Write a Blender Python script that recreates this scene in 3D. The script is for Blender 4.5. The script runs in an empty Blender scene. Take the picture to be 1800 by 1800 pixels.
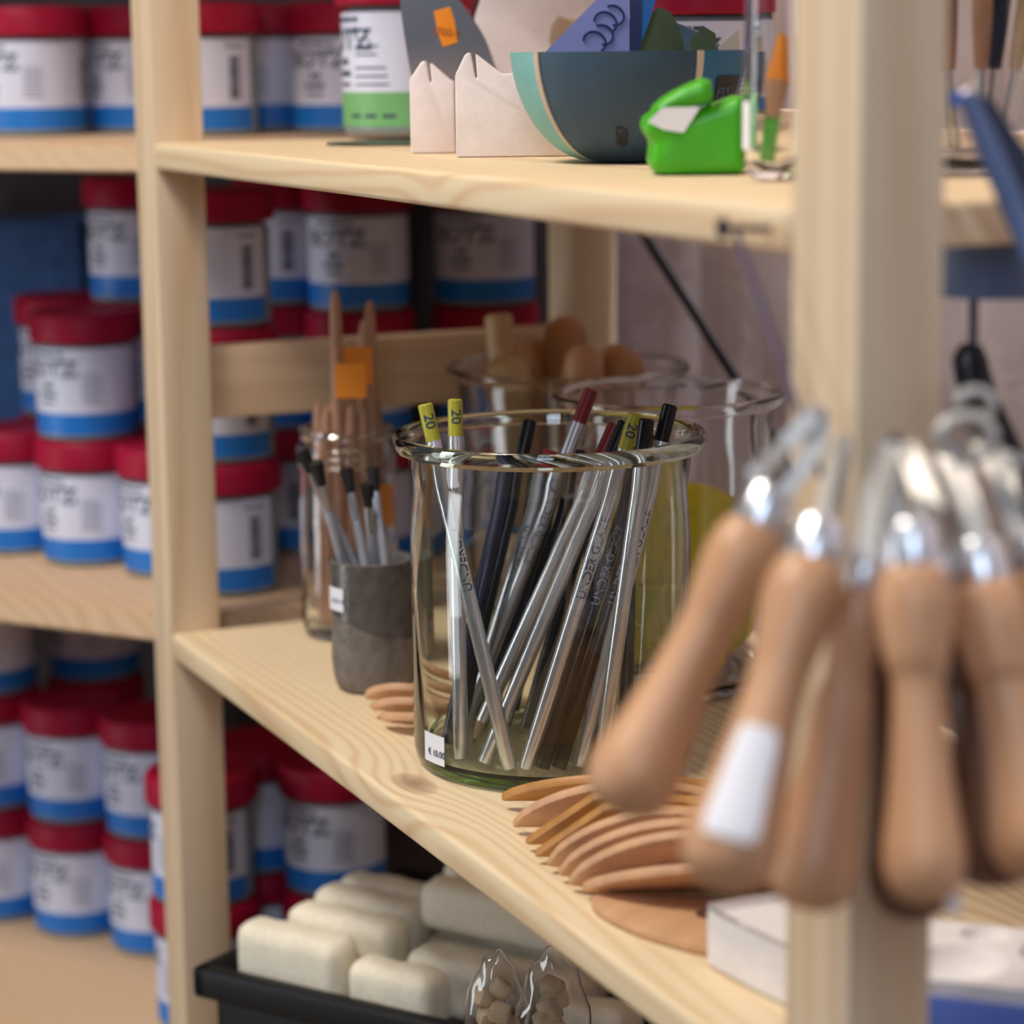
import bpy, bmesh, math, random
from mathutils import Vector, Matrix
random.seed(7)
sc = bpy.context.scene
COL = sc.collection
PI = math.pi
# ------------------------------------------------------------------ camera
F = 4400.0                       # focal length in pixels of the 1800 px frame
CAM = Vector((1.69444519, -0.46833183, 0.40277519))
RX = Vector((0.400, 0.9165, -0.0115)); DN = Vector((0.160, -0.082, -0.9837)); FW = Vector((-0.9027, 0.3913, -0.1796))
FW.normalize(); RX = (RX - RX.dot(FW)*FW).normalized(); DN = FW.cross(RX).normalized()
cd = bpy.data.cameras.new('camera'); cam = bpy.data.objects.new('camera', cd); COL.objects.link(cam)
m = Matrix((( RX.x, -DN.x, -FW.x, CAM.x), (RX.y, -DN.y, -FW.y, CAM.y), (RX.z, -DN.z, -FW.z, CAM.z), (0, 0, 0, 1)))
cam.matrix_world = m
cd.sensor_width = 36; cd.lens = F/1800*36; cd.clip_start = .02; cd.clip_end = 50
cd.dof.use_dof = True; cd.dof.focus_distance = 1.37; cd.dof.aperture_fstop = 4.8
sc.camera = cam
# ------------------------------------------------------------------ world and light
w = bpy.data.worlds.new('room light'); sc.world = w; w.use_nodes = True
nt = w.node_tree; bg = nt.nodes['Background']
g = nt.nodes.new('ShaderNodeTexGradient'); tc = nt.nodes.new('ShaderNodeTexCoord'); mp = nt.nodes.new('ShaderNodeMapping')
mp.inputs['Rotation'].default_value = (0, PI/2, 0); mp.inputs['Location'].default_value = (.5, 0, 0); mp.inputs['Scale'].default_value = (.5, .5, .5)
cr = nt.nodes.new('ShaderNodeValToRGB'); nt.links.new(tc.outputs['Generated'], mp.inputs[0]); nt.links.new(mp.outputs[0], g.inputs[0])
nt.links.new(g.outputs[0], cr.inputs[0]); nt.links.new(cr.outputs[0], bg.inputs[0])
cr.color_ramp.elements[0].color = (.22, .19, .19, 1); cr.color_ramp.elements[1].color = (.72, .80, 1.0, 1)
bg.inputs['Strength'].default_value = .085
def area(name, loc, target, sx, sy, power, col):
    l = bpy.data.lights.new(name, 'AREA'); l.shape = 'RECTANGLE'; l.size = sx; l.size_y = sy; l.energy = power; l.color = col
    o = bpy.data.objects.new(name, l); COL.objects.link(o); o.location = loc
    o.rotation_euler = (Vector(target)-Vector(loc)).to_track_quat('-Z', 'Y').to_euler()
    return o
area('shop_window_light', (.55, -1.08, 2.12), (.35, .1, .05), .9, .6, 48, (1.0, .92, .83))
area('left_window_light', (-.35, -1.95, .15), (.4, .1, .05), .50, 1.5, 13, (.90, .95, 1.0))
area('wall_fill_light', (.20, .395, 1.35), (.20, .41, .0), 1.3, .05, 22, (.95, .92, 1.0))  # fill strip added over the gap to brighten the back wall
area('far_window_light', (2.45, -.95, 1.25), (.8, .1, .1), .5, 1.0, 14, (.68, .80, 1.0))
sc.view_settings.view_transform = 'Standard'; sc.view_settings.look = 'None'
sc.view_settings.gamma = 1; sc.view_settings.exposure = 0.0; sc.view_settings.use_curve_mapping = False
sc.cycles.use_denoising = True; sc.cycles.max_bounces = 14; sc.cycles.transmission_bounces = 12; sc.cycles.transparent_max_bounces = 12
sc.cycles.sample_clamp_indirect = 20

# ------------------------------------------------------------------ measuring helpers (a point in the place from a sight line)
def ray(px, py): return RX*(px-900)/F + DN*(py-900)/F + FW
def atz(px, py, z):
    d = ray(px, py); return CAM + d*((z-CAM.z)/d.z)
def atd(px, py, Z): return CAM + ray(px, py)*Z
def aty(px, py, y):
    d = ray(px, py); return CAM + d*((y-CAM.y)/d.y)
VR = math.atan2(RX.y, RX.x)      # heading of the picture's right-hand direction
ER = Vector((math.cos(VR), math.sin(VR), 0)); ED = Vector((-math.sin(VR), math.cos(VR), 0))

# ------------------------------------------------------------------ materials
def mat(name, col, rough=.5, metal=0, **k):
    mm = bpy.data.materials.new(name); mm.use_nodes = True
    b = mm.node_tree.nodes['Principled BSDF']
    b.inputs['Base Color'].default_value = (*col, 1); b.inputs['Roughness'].default_value = rough; b.inputs['Metallic'].default_value = metal
    for kk, v in k.items(): b.inputs[kk.replace('_', ' ')].default_value = v
    return mm
def noisy(mm, scale=40, amt=.25, bump=0, bscale=200, stretch=(1, 1, 1)):
    nt = mm.node_tree; b = nt.nodes['Principled BSDF']; c = tuple(b.inputs['Base Color'].default_value)
    tc = nt.nodes.new('ShaderNodeTexCoord'); mp = nt.nodes.new('ShaderNodeMapping'); mp.inputs['Scale'].default_value = stretch
    n = nt.nodes.new('ShaderNodeTexNoise'); n.inputs['Scale'].default_value = scale; n.inputs['Detail'].default_value = 4
    nt.links.new(tc.outputs['Object'], mp.inputs[0]); nt.links.new(mp.outputs[0], n.inputs[0])
    r = nt.nodes.new('ShaderNodeValToRGB'); r.color_ramp.elements[0].position = .3; r.color_ramp.elements[1].position = .7
    r.color_ramp.elements[0].color = (*[x*(1-amt) for x in c[:3]], 1); r.color_ramp.elements[1].color = (*[min(1, x*(1+amt)) for x in c[:3]], 1)
    nt.links.new(n.outputs['Fac'], r.inputs[0]); nt.links.new(r.outputs[0], b.inputs['Base Color'])
    if bump:
        n2 = nt.nodes.new('ShaderNodeTexNoise'); n2.inputs['Scale'].default_value = bscale; nt.links.new(tc.outputs['Object'], n2.inputs[0])
        bp = nt.nodes.new('ShaderNodeBump'); bp.inputs['Strength'].default_value = bump; bp.inputs['Distance'].default_value = .002
        nt.links.new(n2.outputs['Fac'], bp.inputs['Height']); nt.links.new(bp.outputs[0], b.inputs['Normal'])
    return mm
def pine(name, axis, light=(.84, .67, .43), dark=(.66, .42, .21), rings=70, knots=(), seed=0.0, lo=.25, hi=.9, amp=.02, rough=.55):
    """pine: growth lines run along axis; knots are (x, y, z, radius) around which the lines bend"""
    mm = bpy.data.materials.new(name); mm.use_nodes = True; nt = mm.node_tree; N = nt.nodes.new; L = nt.links.new
    b = nt.nodes['Principled BSDF']; b.inputs['Roughness'].default_value = rough
    tc = N('ShaderNodeTexCoord'); mp = N('ShaderNodeMapping'); L(tc.outputs['Object'], mp.inputs[0])
    s = [1, 1, 1]; s[axis] = .11
    mp.inputs['Scale'].default_value = s; mp.inputs['Location'].default_value = (seed, seed*.7, seed*1.3)
    n = N('ShaderNodeTexNoise'); n.inputs['Scale'].default_value = 9; n.inputs['Detail'].default_value = 2; L(mp.outputs[0], n.inputs[0])
    sep = N('ShaderNodeSeparateXYZ'); L(tc.outputs['Object'], sep.inputs[0])
    def math_(op, a, b_=None, cl=False):
        q = N('ShaderNodeMath'); q.operation = op; q.use_clamp = cl
        for i, v in enumerate((a, b_)):
            if v is None: continue
            if isinstance(v, (int, float)): q.inputs[i].default_value = v
            else: L(v, q.inputs[i])
        return q.outputs[0]
    o1, o2 = [i for i in range(3) if i != axis]
    c = math_('ADD', sep.outputs[o1], math_('MULTIPLY', sep.outputs[o2], .6))
    c = math_('ADD', c, math_('MULTIPLY', n.outputs['Fac'], amp*6))
    kn = None
    for kx, ky, kz, kr in knots:
        mk = N('ShaderNodeMapping'); mk.vector_type = 'POINT'
        sk = [1, 1, 1]; sk[axis] = .45
        mk.inputs['Scale'].default_value = sk; mk.inputs['Location'].default_value = tuple(-v*f for v, f in zip((kx, ky, kz), sk))
        L(tc.outputs['Object'], mk.inputs[0])
        ln = N('ShaderNodeVectorMath'); ln.operation = 'LENGTH'; L(mk.outputs[0], ln.inputs[0]); d = ln.outputs['Value']
        fall = math_('MAXIMUM', math_('SUBTRACT', 1.0, math_('DIVIDE', d, kr*5)), 0.0)
        c = math_('ADD', c, math_('MULTIPLY', math_('MULTIPLY', fall, fall), kr*3.2))
        core = math_('SUBTRACT', 1.0, math_('DIVIDE', d, kr), True)
        kn = core if kn is None else math_('ADD', kn, core, True)
    wv = math_('SINE', math_('MULTIPLY', c, rings*2*PI)); wv = math_('MULTIPLY', math_('ADD', wv, 1.0), .5)
    wv = math_('POWER', wv, 2.2)
    n3 = N('ShaderNodeTexNoise'); n3.inputs['Scale'].default_value = 3.0; n3.inputs['Detail'].default_value = 1; L(mp.outputs[0], n3.inputs[0])
    r3 = N('ShaderNodeMapRange'); r3.inputs[1].default_value = .35; r3.inputs[2].default_value = .7; L(n3.outputs['Fac'], r3.inputs[0])
    r3.inputs[3].default_value = lo; r3.inputs[4].default_value = hi
    fac = math_('MULTIPLY', wv, r3.outputs[0])
    n4 = N('ShaderNodeTexNoise'); n4.inputs['Scale'].default_value = 160; n4.inputs['Detail'].default_value = 3
    mp4 = N('ShaderNodeMapping'); s4 = [1, 1, 1]; s4[axis] = .05; mp4.inputs['Scale'].default_value = s4; L(tc.outputs['Object'], mp4.inputs[0]); L(mp4.outputs[0], n4.inputs[0])
    fac = math_('ADD', fac, math_('MULTIPLY', math_('SUBTRACT', n4.outputs['Fac'], .5), .35), True)
    mx = N('ShaderNodeMix'); mx.data_type = 'RGBA'; L(fac, mx.inputs[0])
    mx.inputs[6].default_value = (*light, 1); mx.inputs[7].default_value = (*dark, 1)
    out = mx.outputs[2]
    if kn is not None:
        m2 = N('ShaderNodeMix'); m2.data_type = 'RGBA'; L(math_('MULTIPLY', math_('POWER', kn, .5), .8), m2.inputs[0]); L(out, m2.inputs[6]); m2.inputs[7].default_value = (.24, .11, .06, 1); out = m2.outputs[2]
    L(out, b.inputs['Base Color'])
    bp = N('ShaderNodeBump'); bp.inputs['Strength'].default_value = .12; bp.inputs['Distance'].default_value = .001; L(n4.outputs['Fac'], bp.inputs['Height']); L(bp.outputs[0], b.inputs['Normal'])
    return mm
def glass(name, tint=(.62, .86, .66), dens=9, rough=0.0):
    mm = bpy.data.materials.new(name); mm.use_nodes = True; nt = mm.node_tree
    nt.nodes.remove(nt.nodes['Principled BSDF'])
    gl = nt.nodes.new('ShaderNodeBsdfGlass'); gl.inputs['Roughness'].default_value = rough; gl.inputs['IOR'].default_value = 1.5
    out = nt.nodes['Material Output']; nt.links.new(gl.outputs[0], out.inputs['Surface'])
    if dens:
        v = nt.nodes.new('ShaderNodeVolumeAbsorption'); v.inputs['Color'].default_value = (*tint, 1); v.inputs['Density'].default_value = dens
        nt.links.new(v.outputs[0], out.inputs['Volume'])
    return mm
M = {}
M['pine_x'] = pine('pine lengthwise', 0, knots=[(.425, .020, 0, .011), (.68, .16, 0, .01)], rings=115, lo=.22, hi=1.0, dark=(.62, .37, .17))
M['pine_top'] = pine('pine upper board', 0, knots=[(.52, .01, .335, .006)], rings=95, seed=3.1, lo=.3, hi=1.0, dark=(.62, .33, .15))
M['pine_z'] = pine('pine posts', 2, light=(.72, .56, .38), dark=(.58, .38, .21), rings=55, seed=1.7, lo=.1, hi=.6)
M['pine_y'] = pine('pine rails', 1, light=(.70, .50, .31), dark=(.54, .32, .16), rings=60, seed=5.2, lo=.2, hi=.7)
M['pine_left'] = pine('pine corner boards', 0, light=(.72, .50, .30), dark=(.55, .30, .14), rings=70, seed=8.3, lo=.05, hi=.45, knots=[(-.33, -.17, 0, .012)])
M['glass'] = glass('clear soda glass', (.50, .78, .36), 24); M['glass2'] = glass('clear glass', dens=3)
M['red'] = mat('crimson plastic', (.33, .003, .030), .5, Specular_IOR_Level=.22)
M['tub'] = mat('grey tub plastic', (.22, .27, .29), .35)
M['ink'] = mat('dark ink', (.035, .06, .11), .6); M['inkg'] = mat('pale grey ink', (.33, .35, .45), .6)
M['blue'] = mat('blue', (.01, .16, .52), .5)
M['black'] = mat('black lacquer', (.006, .006, .007), .3, Specular_IOR_Level=.35); M['blackm'] = mat('matt black', (.015, .015, .018), .6)
M['silver'] = mat('silver lacquer', (.74, .74, .77), .27, .72)
M['steel'] = mat('steel', (.62, .62, .64), .28, 1); M['ferrule'] = mat('bright ferrule', (.80, .81, .84), .32, 1)
M['loop'] = mat('dull steel strip', (.50, .47, .43), .5, .7)
M['yellow'] = mat('olive yellow lacquer', (.44, .40, .03), .35); M['crimson'] = mat('dark red lacquer', (.22, .008, .012), .35); M['scarlet'] = mat('red lacquer', (.42, .01, .015), .3)
M['navy'] = mat('navy lacquer', (.014, .018, .05), .3)
M['lead'] = mat('pencil lead', (.03, .03, .035), .5)
M['sharp'] = mat('sharpened cedar', (.55, .32, .2), .7)
M['orange'] = mat('orange paper', (.95, .30, .01), .6); M['white'] = mat('white paper', (.85, .85, .88), .6)
M['bisque'] = noisy(mat('bisque clay', (.82, .73, .71), .9), 90, .05, .12, 900)
M['plaster'] = noisy(mat('plaster', (.82, .78, .77), .85), 60, .05, .3, 300)
M['stone'] = noisy(mat('stoneware', (.17, .145, .125), .5), 120, .25, .4, 260)
M['stone_dark'] = noisy(mat('glazed stoneware', (.11, .095, .085), .25), 120, .25, .15, 260)
M['grip'] = noisy(mat('turned beech', (.58, .31, .16), .42), 60, .12, 0, 0, (1, 1, .08))
M['grip_dark'] = noisy(mat('darker turned wood', (.50, .24, .10), .4), 60, .15, 0, 0, (1, 1, .08))
M['grip_shaded'] = noisy(mat('turned wood darkened as shade', (.13, .055, .028), .4), 60, .15, 0, 0, (1, 1, .08))  # handle wood coloured near black to stand for shade between the tools
M['stick'] = noisy(mat('wooden stick', (.46, .24, .14), .6), 90, .15, 0, 0, (1, 1, .1))
M['rib'] = noisy(mat('beech rib', (.60, .34, .18), .55), 80, .12, 0, 0, (1, .1, 1))
M['rib_honey'] = noisy(mat('honey wood rib', (.47, .22, .055), .5), 80, .15, 0, 0, (1, .1, 1))
M['pear'] = noisy(mat('pale turned wood', (.56, .38, .18), .4), 60, .1)
M['sponge'] = noisy(mat('cream sponge', (.90, .82, .65), .95), 300, .06, .5, 700)
M['sponge_y'] = noisy(mat('yellow sponge', (.95, .80, .005), .9), 200, .08, .5, 600)
M['lime'] = mat('lime silicone', (.055, .42, .003), .38)
M['teal'] = noisy(mat('teal rubber', (.20, .46, .44), .6), 60, .05); M['slate'] = noisy(mat('slate rubber', (.028, .065, .105), .55), 50, .08)
M['petrol'] = mat('petrol rubber', (.01, .12, .24), .5); M['cream'] = mat('cream rubber', (.55, .45, .34), .6)
M['lilac'] = mat('lilac card', (.22, .25, .55), .5); M['lilac_pale'] = mat('pale lilac card', (.45, .46, .68), .5); M['deepblue'] = mat('deep blue card', (.01, .025, .12), .5); M['skyblue'] = mat('blue card', (.005, .12, .42), .5)
M['crate'] = mat('black crate plastic', (.005, .006, .007), .5, Specular_IOR_Level=.3)
M['bristle'] = mat('black bristle', (.012, .010, .010), .7); M['handle_grey'] = mat('silver grey paint', (.42, .42, .45), .4, .2)
M['box'] = noisy(mat('blue cloth', (.035, .10, .27), .9), 60, .2, .3, 300)
M['dnavy'] = mat('dark navy plastic', (.012, .018, .05), .45); M['slateblue'] = mat('slate blue plastic', (.10, .16, .32), .5)
M['wall'] = noisy(mat('limewashed plaster', (.80, .71, .73), .95), 16, .14, .25, 40, (1, 1, .25))
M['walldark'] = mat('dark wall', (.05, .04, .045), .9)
M['floor'] = pine('floor boards', 0, light=(.42, .30, .2), dark=(.3, .18, .1), rings=30)
M['clay'] = noisy(mat('tan clay', (.60, .47, .30), .8), 80, .2); M['string'] = mat('violet cord', (.10, .07, .13), .7)
M['nail'] = mat('dark nail', (.03, .03, .06), .35, .6)
M['olive'] = mat('olive rubber', (.05, .075, .02), .5)
M['foil'] = glass('crumpled clear film', dens=0, rough=.08)
def label_mat(name, band, zsplit=.0225):
    mm = mat(name, (.8, .8, .84), .45); nt = mm.node_tree; b = nt.nodes['Principled BSDF']
    tc = nt.nodes.new('ShaderNodeTexCoord'); s = nt.nodes.new('ShaderNodeSeparateXYZ'); nt.links.new(tc.outputs['Object'], s.inputs[0])
    g = nt.nodes.new('ShaderNodeMath'); g.operation = 'GREATER_THAN'; g.inputs[1].default_value = zsplit; nt.links.new(s.outputs[2], g.inputs[0])
    mx = nt.nodes.new('ShaderNodeMix'); mx.data_type = 'RGBA'; mx.inputs[6].default_value = (*band, 1); mx.inputs[7].default_value = (.66, .69, .84, 1)
    nt.links.new(g.outputs[0], mx.inputs[0]); nt.links.new(mx.outputs[2], b.inputs['Base Color']); return mm
M['label'] = label_mat('white and blue label', (.008, .17, .60)); M['label_g'] = label_mat('white and green label', (.16, .42, .16), .0265)

# ------------------------------------------------------------------ mesh helpers
def obj(name, bm, m, parent=None, smooth=True, loc=None, rotz=None):
    if isinstance(bm, bpy.types.Mesh): me = bm
    else:
        bmesh.ops.recalc_face_normals(bm, faces=bm.faces)
        me = bpy.data.meshes.new(name); bm.to_mesh(me); bm.free()
        if smooth:
            me.set_sharp_from_angle(angle=math.radians(38))
            for p in me.polygons: p.use_smooth = True
    if m is not None and not me.materials:
        for q in (m if isinstance(m, (list, tuple)) else [m]): me.materials.append(q)
    o = bpy.data.objects.new(name, me); COL.objects.link(o)
    if parent: o.parent = parent
    if loc is not None: o.location = loc
    if rotz is not None: o.rotation_euler.z = rotz
    return o
def thing(name, label, cat, loc=(0, 0, 0), rotz=0, group=None):
    o = bpy.data.objects.new(name, None); COL.objects.link(o); o.location = loc; o.rotation_euler = (0, 0, rotz); o.empty_display_size = .01
    return tag(o, label, cat, group)
def tag(o, label, cat, group=None):
    o['label'] = label; o['category'] = cat
    if group: o['group'] = group
    return o
def kids(o): return [c for c in bpy.data.objects if c.parent == o]
def dup(root, loc=None, rotz=None, label=None, group=None):
    r = root.copy(); COL.objects.link(r)
    if loc is not None: r.location = loc
    if rotz is not None: r.rotation_euler.z = rotz
    if label: r['label'] = label
    if group: r['group'] = group
    for ch in kids(root):
        c = ch.copy(); COL.objects.link(c); c.parent = r
        for g in kids(ch):
            d = g.copy(); COL.objects.link(d); d.parent = c
    return r
def box(bm, x0, x1, y0, y1, z0, z1, bev=0, seg=2, mtx=None):
    b2 = bmesh.new(); bmesh.ops.create_cube(b2, size=1)
    for v in b2.verts: v.co = Vector(((x0+x1)/2+v.co.x*(x1-x0), (y0+y1)/2+v.co.y*(y1-y0), (z0+z1)/2+v.co.z*(z1-z0)))
    if bev: bmesh.ops.bevel(b2, geom=b2.edges[:], offset=bev, segments=seg, affect='EDGES', profile=.5)
    if mtx is not None: bmesh.ops.transform(b2, matrix=mtx, verts=b2.verts)
    merge(bm, b2); return bm
def merge(bm, b2):
    me = bpy.data.meshes.new('tmp'); b2.to_mesh(me); b2.free(); bm.from_mesh(me); bpy.data.meshes.remove(me)
def lathe(bm, prof, seg=48, mtx=None, close=False):
    """prof: list of (r, z); radius 0 closes an end; close joins the last point to the first (hollow wall)"""
    b2 = bmesh.new(); rings = []
    for r, z in prof:
        if r <= 1e-7: rings.append([b2.verts.new((0, 0, z))])
        else: rings.append([b2.verts.new((r*math.sin(2*PI*i/seg), -r*math.cos(2*PI*i/seg), z)) for i in range(seg)])
    pr = list(zip(rings[:-1], rings[1:])) + ([(rings[-1], rings[0])] if close else [])
    for a, b in pr:
        for i in range(seg):
            j = (i+1) % seg
            if len(a) == 1 and len(b) == 1: continue
            if len(a) == 1: b2.faces.new((a[0], b[i], b[j]))
            elif len(b) == 1: b2.faces.new((a[i], a[j], b[0]))
            else: b2.faces.new((a[i], a[j], b[j], b[i]))
    if mtx is not None: bmesh.ops.transform(b2, matrix=mtx, verts=b2.verts)
    merge(bm, b2); return bm
def prism(bm, pts, t, mtx=None, bev=0, seg=2):
    """outline in local x,z extruded over y in 0..t"""
    b2 = bmesh.new(); a = [b2.verts.new((x, 0, z)) for x, z in pts]; b = [b2.verts.new((x, t, z)) for x, z in pts]; n = len(pts)
    b2.faces.new(a); b2.faces.new(b[::-1])
    for i in range(n): b2.faces.new((a[i], b[i], b[(i+1) % n], a[(i+1) % n]))
    bmesh.ops.recalc_face_normals(b2, faces=b2.faces)
    if bev: bmesh.ops.bevel(b2, geom=b2.edges[:], offset=bev, segments=seg, affect='EDGES', profile=.5)
    if mtx is not None: bmesh.ops.transform(b2, matrix=mtx, verts=b2.verts)
    merge(bm, b2); return bm
def align(p0, p1, roll=0.0):
    """matrix taking local z axis from p0 towards p1"""
    d = (Vector(p1)-Vector(p0)).normalized(); q = d.to_track_quat('Z', 'Y')
    return Matrix.Translation(p0) @ q.to_matrix().to_4x4() @ Matrix.Rotation(roll, 4, 'Z')
def tube(bm, pts, rad, seg=10, flat=1.0, closed=False, up=(0, 0, 1)):
    pts = [Vector(p) for p in pts]; n = len(pts); rings = []
    rs = rad if isinstance(rad, (list, tuple)) else [rad]*n
    for i, p in enumerate(pts):
        if closed: t = (pts[(i+1) % n]-pts[i-1]).normalized()
        else: t = (pts[min(i+1, n-1)]-pts[max(i-1, 0)]).normalized()
        a = t.cross(Vector(up))
        if a.length < 1e-4: a = t.cross(Vector((1, 0, 0)))
        a.normalize(); b = t.cross(a)
        rings.append([bm.verts.new(p+(a*math.cos(2*PI*k/seg)+b*math.sin(2*PI*k/seg)*flat)*rs[i]) for k in range(seg)])
    for i in range(n if closed else n-1):
        a, b = rings[i], rings[(i+1) % n]
        for k in range(seg): bm.faces.new((a[k], a[(k+1) % seg], b[(k+1) % seg], b[k]))
    if not closed: bm.faces.new(rings[0][::-1]); bm.faces.new(rings[-1])
    return bm
def ribbon(bm, pts, wdt, thk, wdir, closed=False):
    """flat metal strip following pts, wide along wdir"""
    pts = [Vector(p) for p in pts]; wd = Vector(wdir).normalized(); n = len(pts); rings = []
    for i, p in enumerate(pts):
        t = (pts[min(i+1, n-1)]-pts[max(i-1, 0)]).normalized(); a = t.cross(wd).normalized(); b = t.cross(a)
        rings.append([bm.verts.new(p+a*sx*wdt/2+b*sy*thk/2) for sx, sy in ((-1, -1), (1, -1), (1, 1), (-1, 1))])
    for a, b in zip(rings[:-1], rings[1:]):
        for k in range(4): bm.faces.new((a[k], a[(k+1) % 4], b[(k+1) % 4], b[k]))
    bm.faces.new(rings[0][::-1]); bm.faces.new(rings[-1]); return bm
_tc = {}
def text2d(s, size, bold=0.0):
    """flat lettering as (verts, faces), centred on x, baseline at 0"""
    k = (s, size, bold)
    if k in _tc: return _tc[k]
    cu = bpy.data.curves.new('txt', 'FONT'); cu.body = s; cu.size = size; cu.align_x = 'CENTER'; cu.offset = bold; cu.resolution_u = 3
    o = bpy.data.objects.new('txt', cu); COL.objects.link(o); dg = bpy.context.evaluated_depsgraph_get(); me = o.evaluated_get(dg).to_mesh()
    r = ([tuple(v.co[:2]) for v in me.vertices], [tuple(p.vertices) for p in me.polygons])
    o.evaluated_get(dg).to_mesh_clear(); bpy.data.objects.remove(o); bpy.data.curves.remove(cu); _tc[k] = r; return r
def text_bm(s, size, bold=0, cut=None):
    v, f = text2d(s, size, bold); b2 = bmesh.new(); vs = [b2.verts.new((x, y, 0)) for x, y in v]
    for q in f:
        try: b2.faces.new([vs[i] for i in q])
        except ValueError: pass
    if cut:
        xs = [p[0] for p in v]; x = min(xs)+cut
        while x < max(xs):
            bmesh.ops.bisect_plane(b2, geom=b2.verts[:]+b2.edges[:]+b2.faces[:], plane_co=(x, 0, 0), plane_no=(1, 0, 0)); x += cut
    return b2
def wrap_add(bm, b2, R, a0, z0):
    """bend a flat x,y drawing round an upright cylinder, centred at angle a0"""
    for v in b2.verts:
        a = a0+v.co.x/R; v.co = Vector((R*math.sin(a), -R*math.cos(a), z0+v.co.y))
    merge(bm, b2)
def rect_bm(x0, x1, y0, y1, cut=.003):
    b2 = bmesh.new(); n = max(1, int((x1-x0)/cut)); a = [b2.verts.new((x0+(x1-x0)*i/n, y0, 0)) for i in range(n+1)]; b = [b2.verts.new((x0+(x1-x0)*i/n, y1, 0)) for i in range(n+1)]
    for i in range(n): b2.faces.new((a[i], a[i+1], b[i+1], b[i]))
    return b2
def smoothpts(pts, n=6, closed=False):
    pts = [Vector(p) for p in pts]; out = []; N_ = len(pts)
    for i in range(N_ if closed else N_-1):
        g = (lambda k: pts[k % N_]) if closed else (lambda k: pts[max(0, min(N_-1, k))])
        p0, p1, p2, p3 = g(i-1), g(i), g(i+1), g(i+2)
        for j in range(n):
            t = j/n; out.append(.5*((2*p1)+(p2-p0)*t+(2*p0-5*p1+4*p2-p3)*t*t+(3*p1-p0-3*p2+p3)*t**3))
    if not closed: out.append(pts[-1])
    return out

# ------------------------------------------------------------------ the setting
def struct(name, bm, m):
    o = obj(name, bm, m, smooth=False); o['kind'] = 'structure'; return o
struct('wall_back', box(bmesh.new(), -2.0, 2.2, .445, .54, -1.1, 1.9), M['wall'])
struct('floor', box(bmesh.new(), -2.2, 3.2, -2.5, .54, -1.2, -1.1), M['floor'])
U = Vector((math.cos(math.radians(38)), math.sin(math.radians(38)), 0)); V = Vector((-U.y, U.x, 0))
b = bmesh.new(); box(b, -1.3, .42, .40, .46, -1.1, 1.9, mtx=Matrix.Translation((-.052, .014, 0)) @ Matrix.Rotation(math.radians(38), 4, 'Z'))
# corner wall stops where the back wall begins
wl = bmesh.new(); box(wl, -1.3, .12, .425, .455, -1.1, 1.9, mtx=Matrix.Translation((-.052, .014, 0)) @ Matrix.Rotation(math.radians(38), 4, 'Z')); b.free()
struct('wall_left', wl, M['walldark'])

# ------------------------------------------------------------------ the pine shelving in front
XL, XR, YD = 0.0, .877, .362
unit = thing('shelving_unit', 'pale pine shelving unit with square posts holding the jars of pencils and ribs', 'shelving unit', (0, 0, -1.1))
def U_(name, bm, m, **k):
    o = obj(name, bm, m, unit, **k); o.matrix_parent_inverse = Matrix.Translation((0, 0, 1.1)); return o
for x0, x1 in ((-.047, 0), (XR, XR+.049)):
    for y0, y1 in ((0, .037), (.318, .355)):
        U_('post', box(bmesh.new(), x0, x1, y0, y1, -1.1, .95, .003), M['pine_z'])
for x0 in (-.036, XR+.012):
    for z0 in (-.52, .150, .62):
        U_('rail', box(bmesh.new(), x0, x0+.024, .0375, .3175, z0, z0+.051, .002), M['pine_y'])
for z1, mm in ((0, M['pine_x']), (.346, M['pine_top']), (-.345, M['pine_x']), (.665, M['pine_x'])):
    U_('shelf_board', box(bmesh.new(), .0005, XR-.0005, 0, .355, z1-.018, z1, .003, 3), mm)
br = bmesh.new(); p0, p1 = Vector((-.10, .40, .30)), Vector((.13, .40, .152))
d = (p1-p0).normalized(); ribbon(br, [p0-d*.3, p1+d*.3], .009, .002, Vector((0, 1, 0)))
br2 = U_('cross_brace', br, M['blackm'], smooth=False); br2['label'] = 'dark metal cross brace'

# the corner shelving
unit2 = thing('corner_shelving', 'pine corner shelving on the left stacked with red lidded glaze jars', 'shelving unit', (-.4, 0, -1.1))
def V_(name, bm, m, **k):
    o = obj(name, bm, m, unit2, **k); o.matrix_parent_inverse = Matrix.Translation((.4, 0, 1.1)); return o
E0 = Vector((-.0485, .0155, 0))
for z1 in (0, .343, -.345, .645):  # topmost board is out of view, added to shade the upper jars
    L_ = E0-U*1.05; pts = [E0, E0+Vector((0, .40, 0)), L_+V*.40, L_]
    b = bmesh.new(); lo = [b.verts.new((p.x, p.y, z1-.020)) for p in pts]; hi = [b.verts.new((p.x, p.y, z1)) for p in pts]
    b.faces.new(lo[::-1]); b.faces.new(hi)
    for i in range(4): b.faces.new((lo[i], lo[(i+1) % 4], hi[(i+1) % 4], hi[i]))
    bmesh.ops.bevel(b, geom=b.edges[:], offset=.002, segments=2, affect='EDGES')
    V_('shelf_board', b, M['pine_left'])

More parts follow.
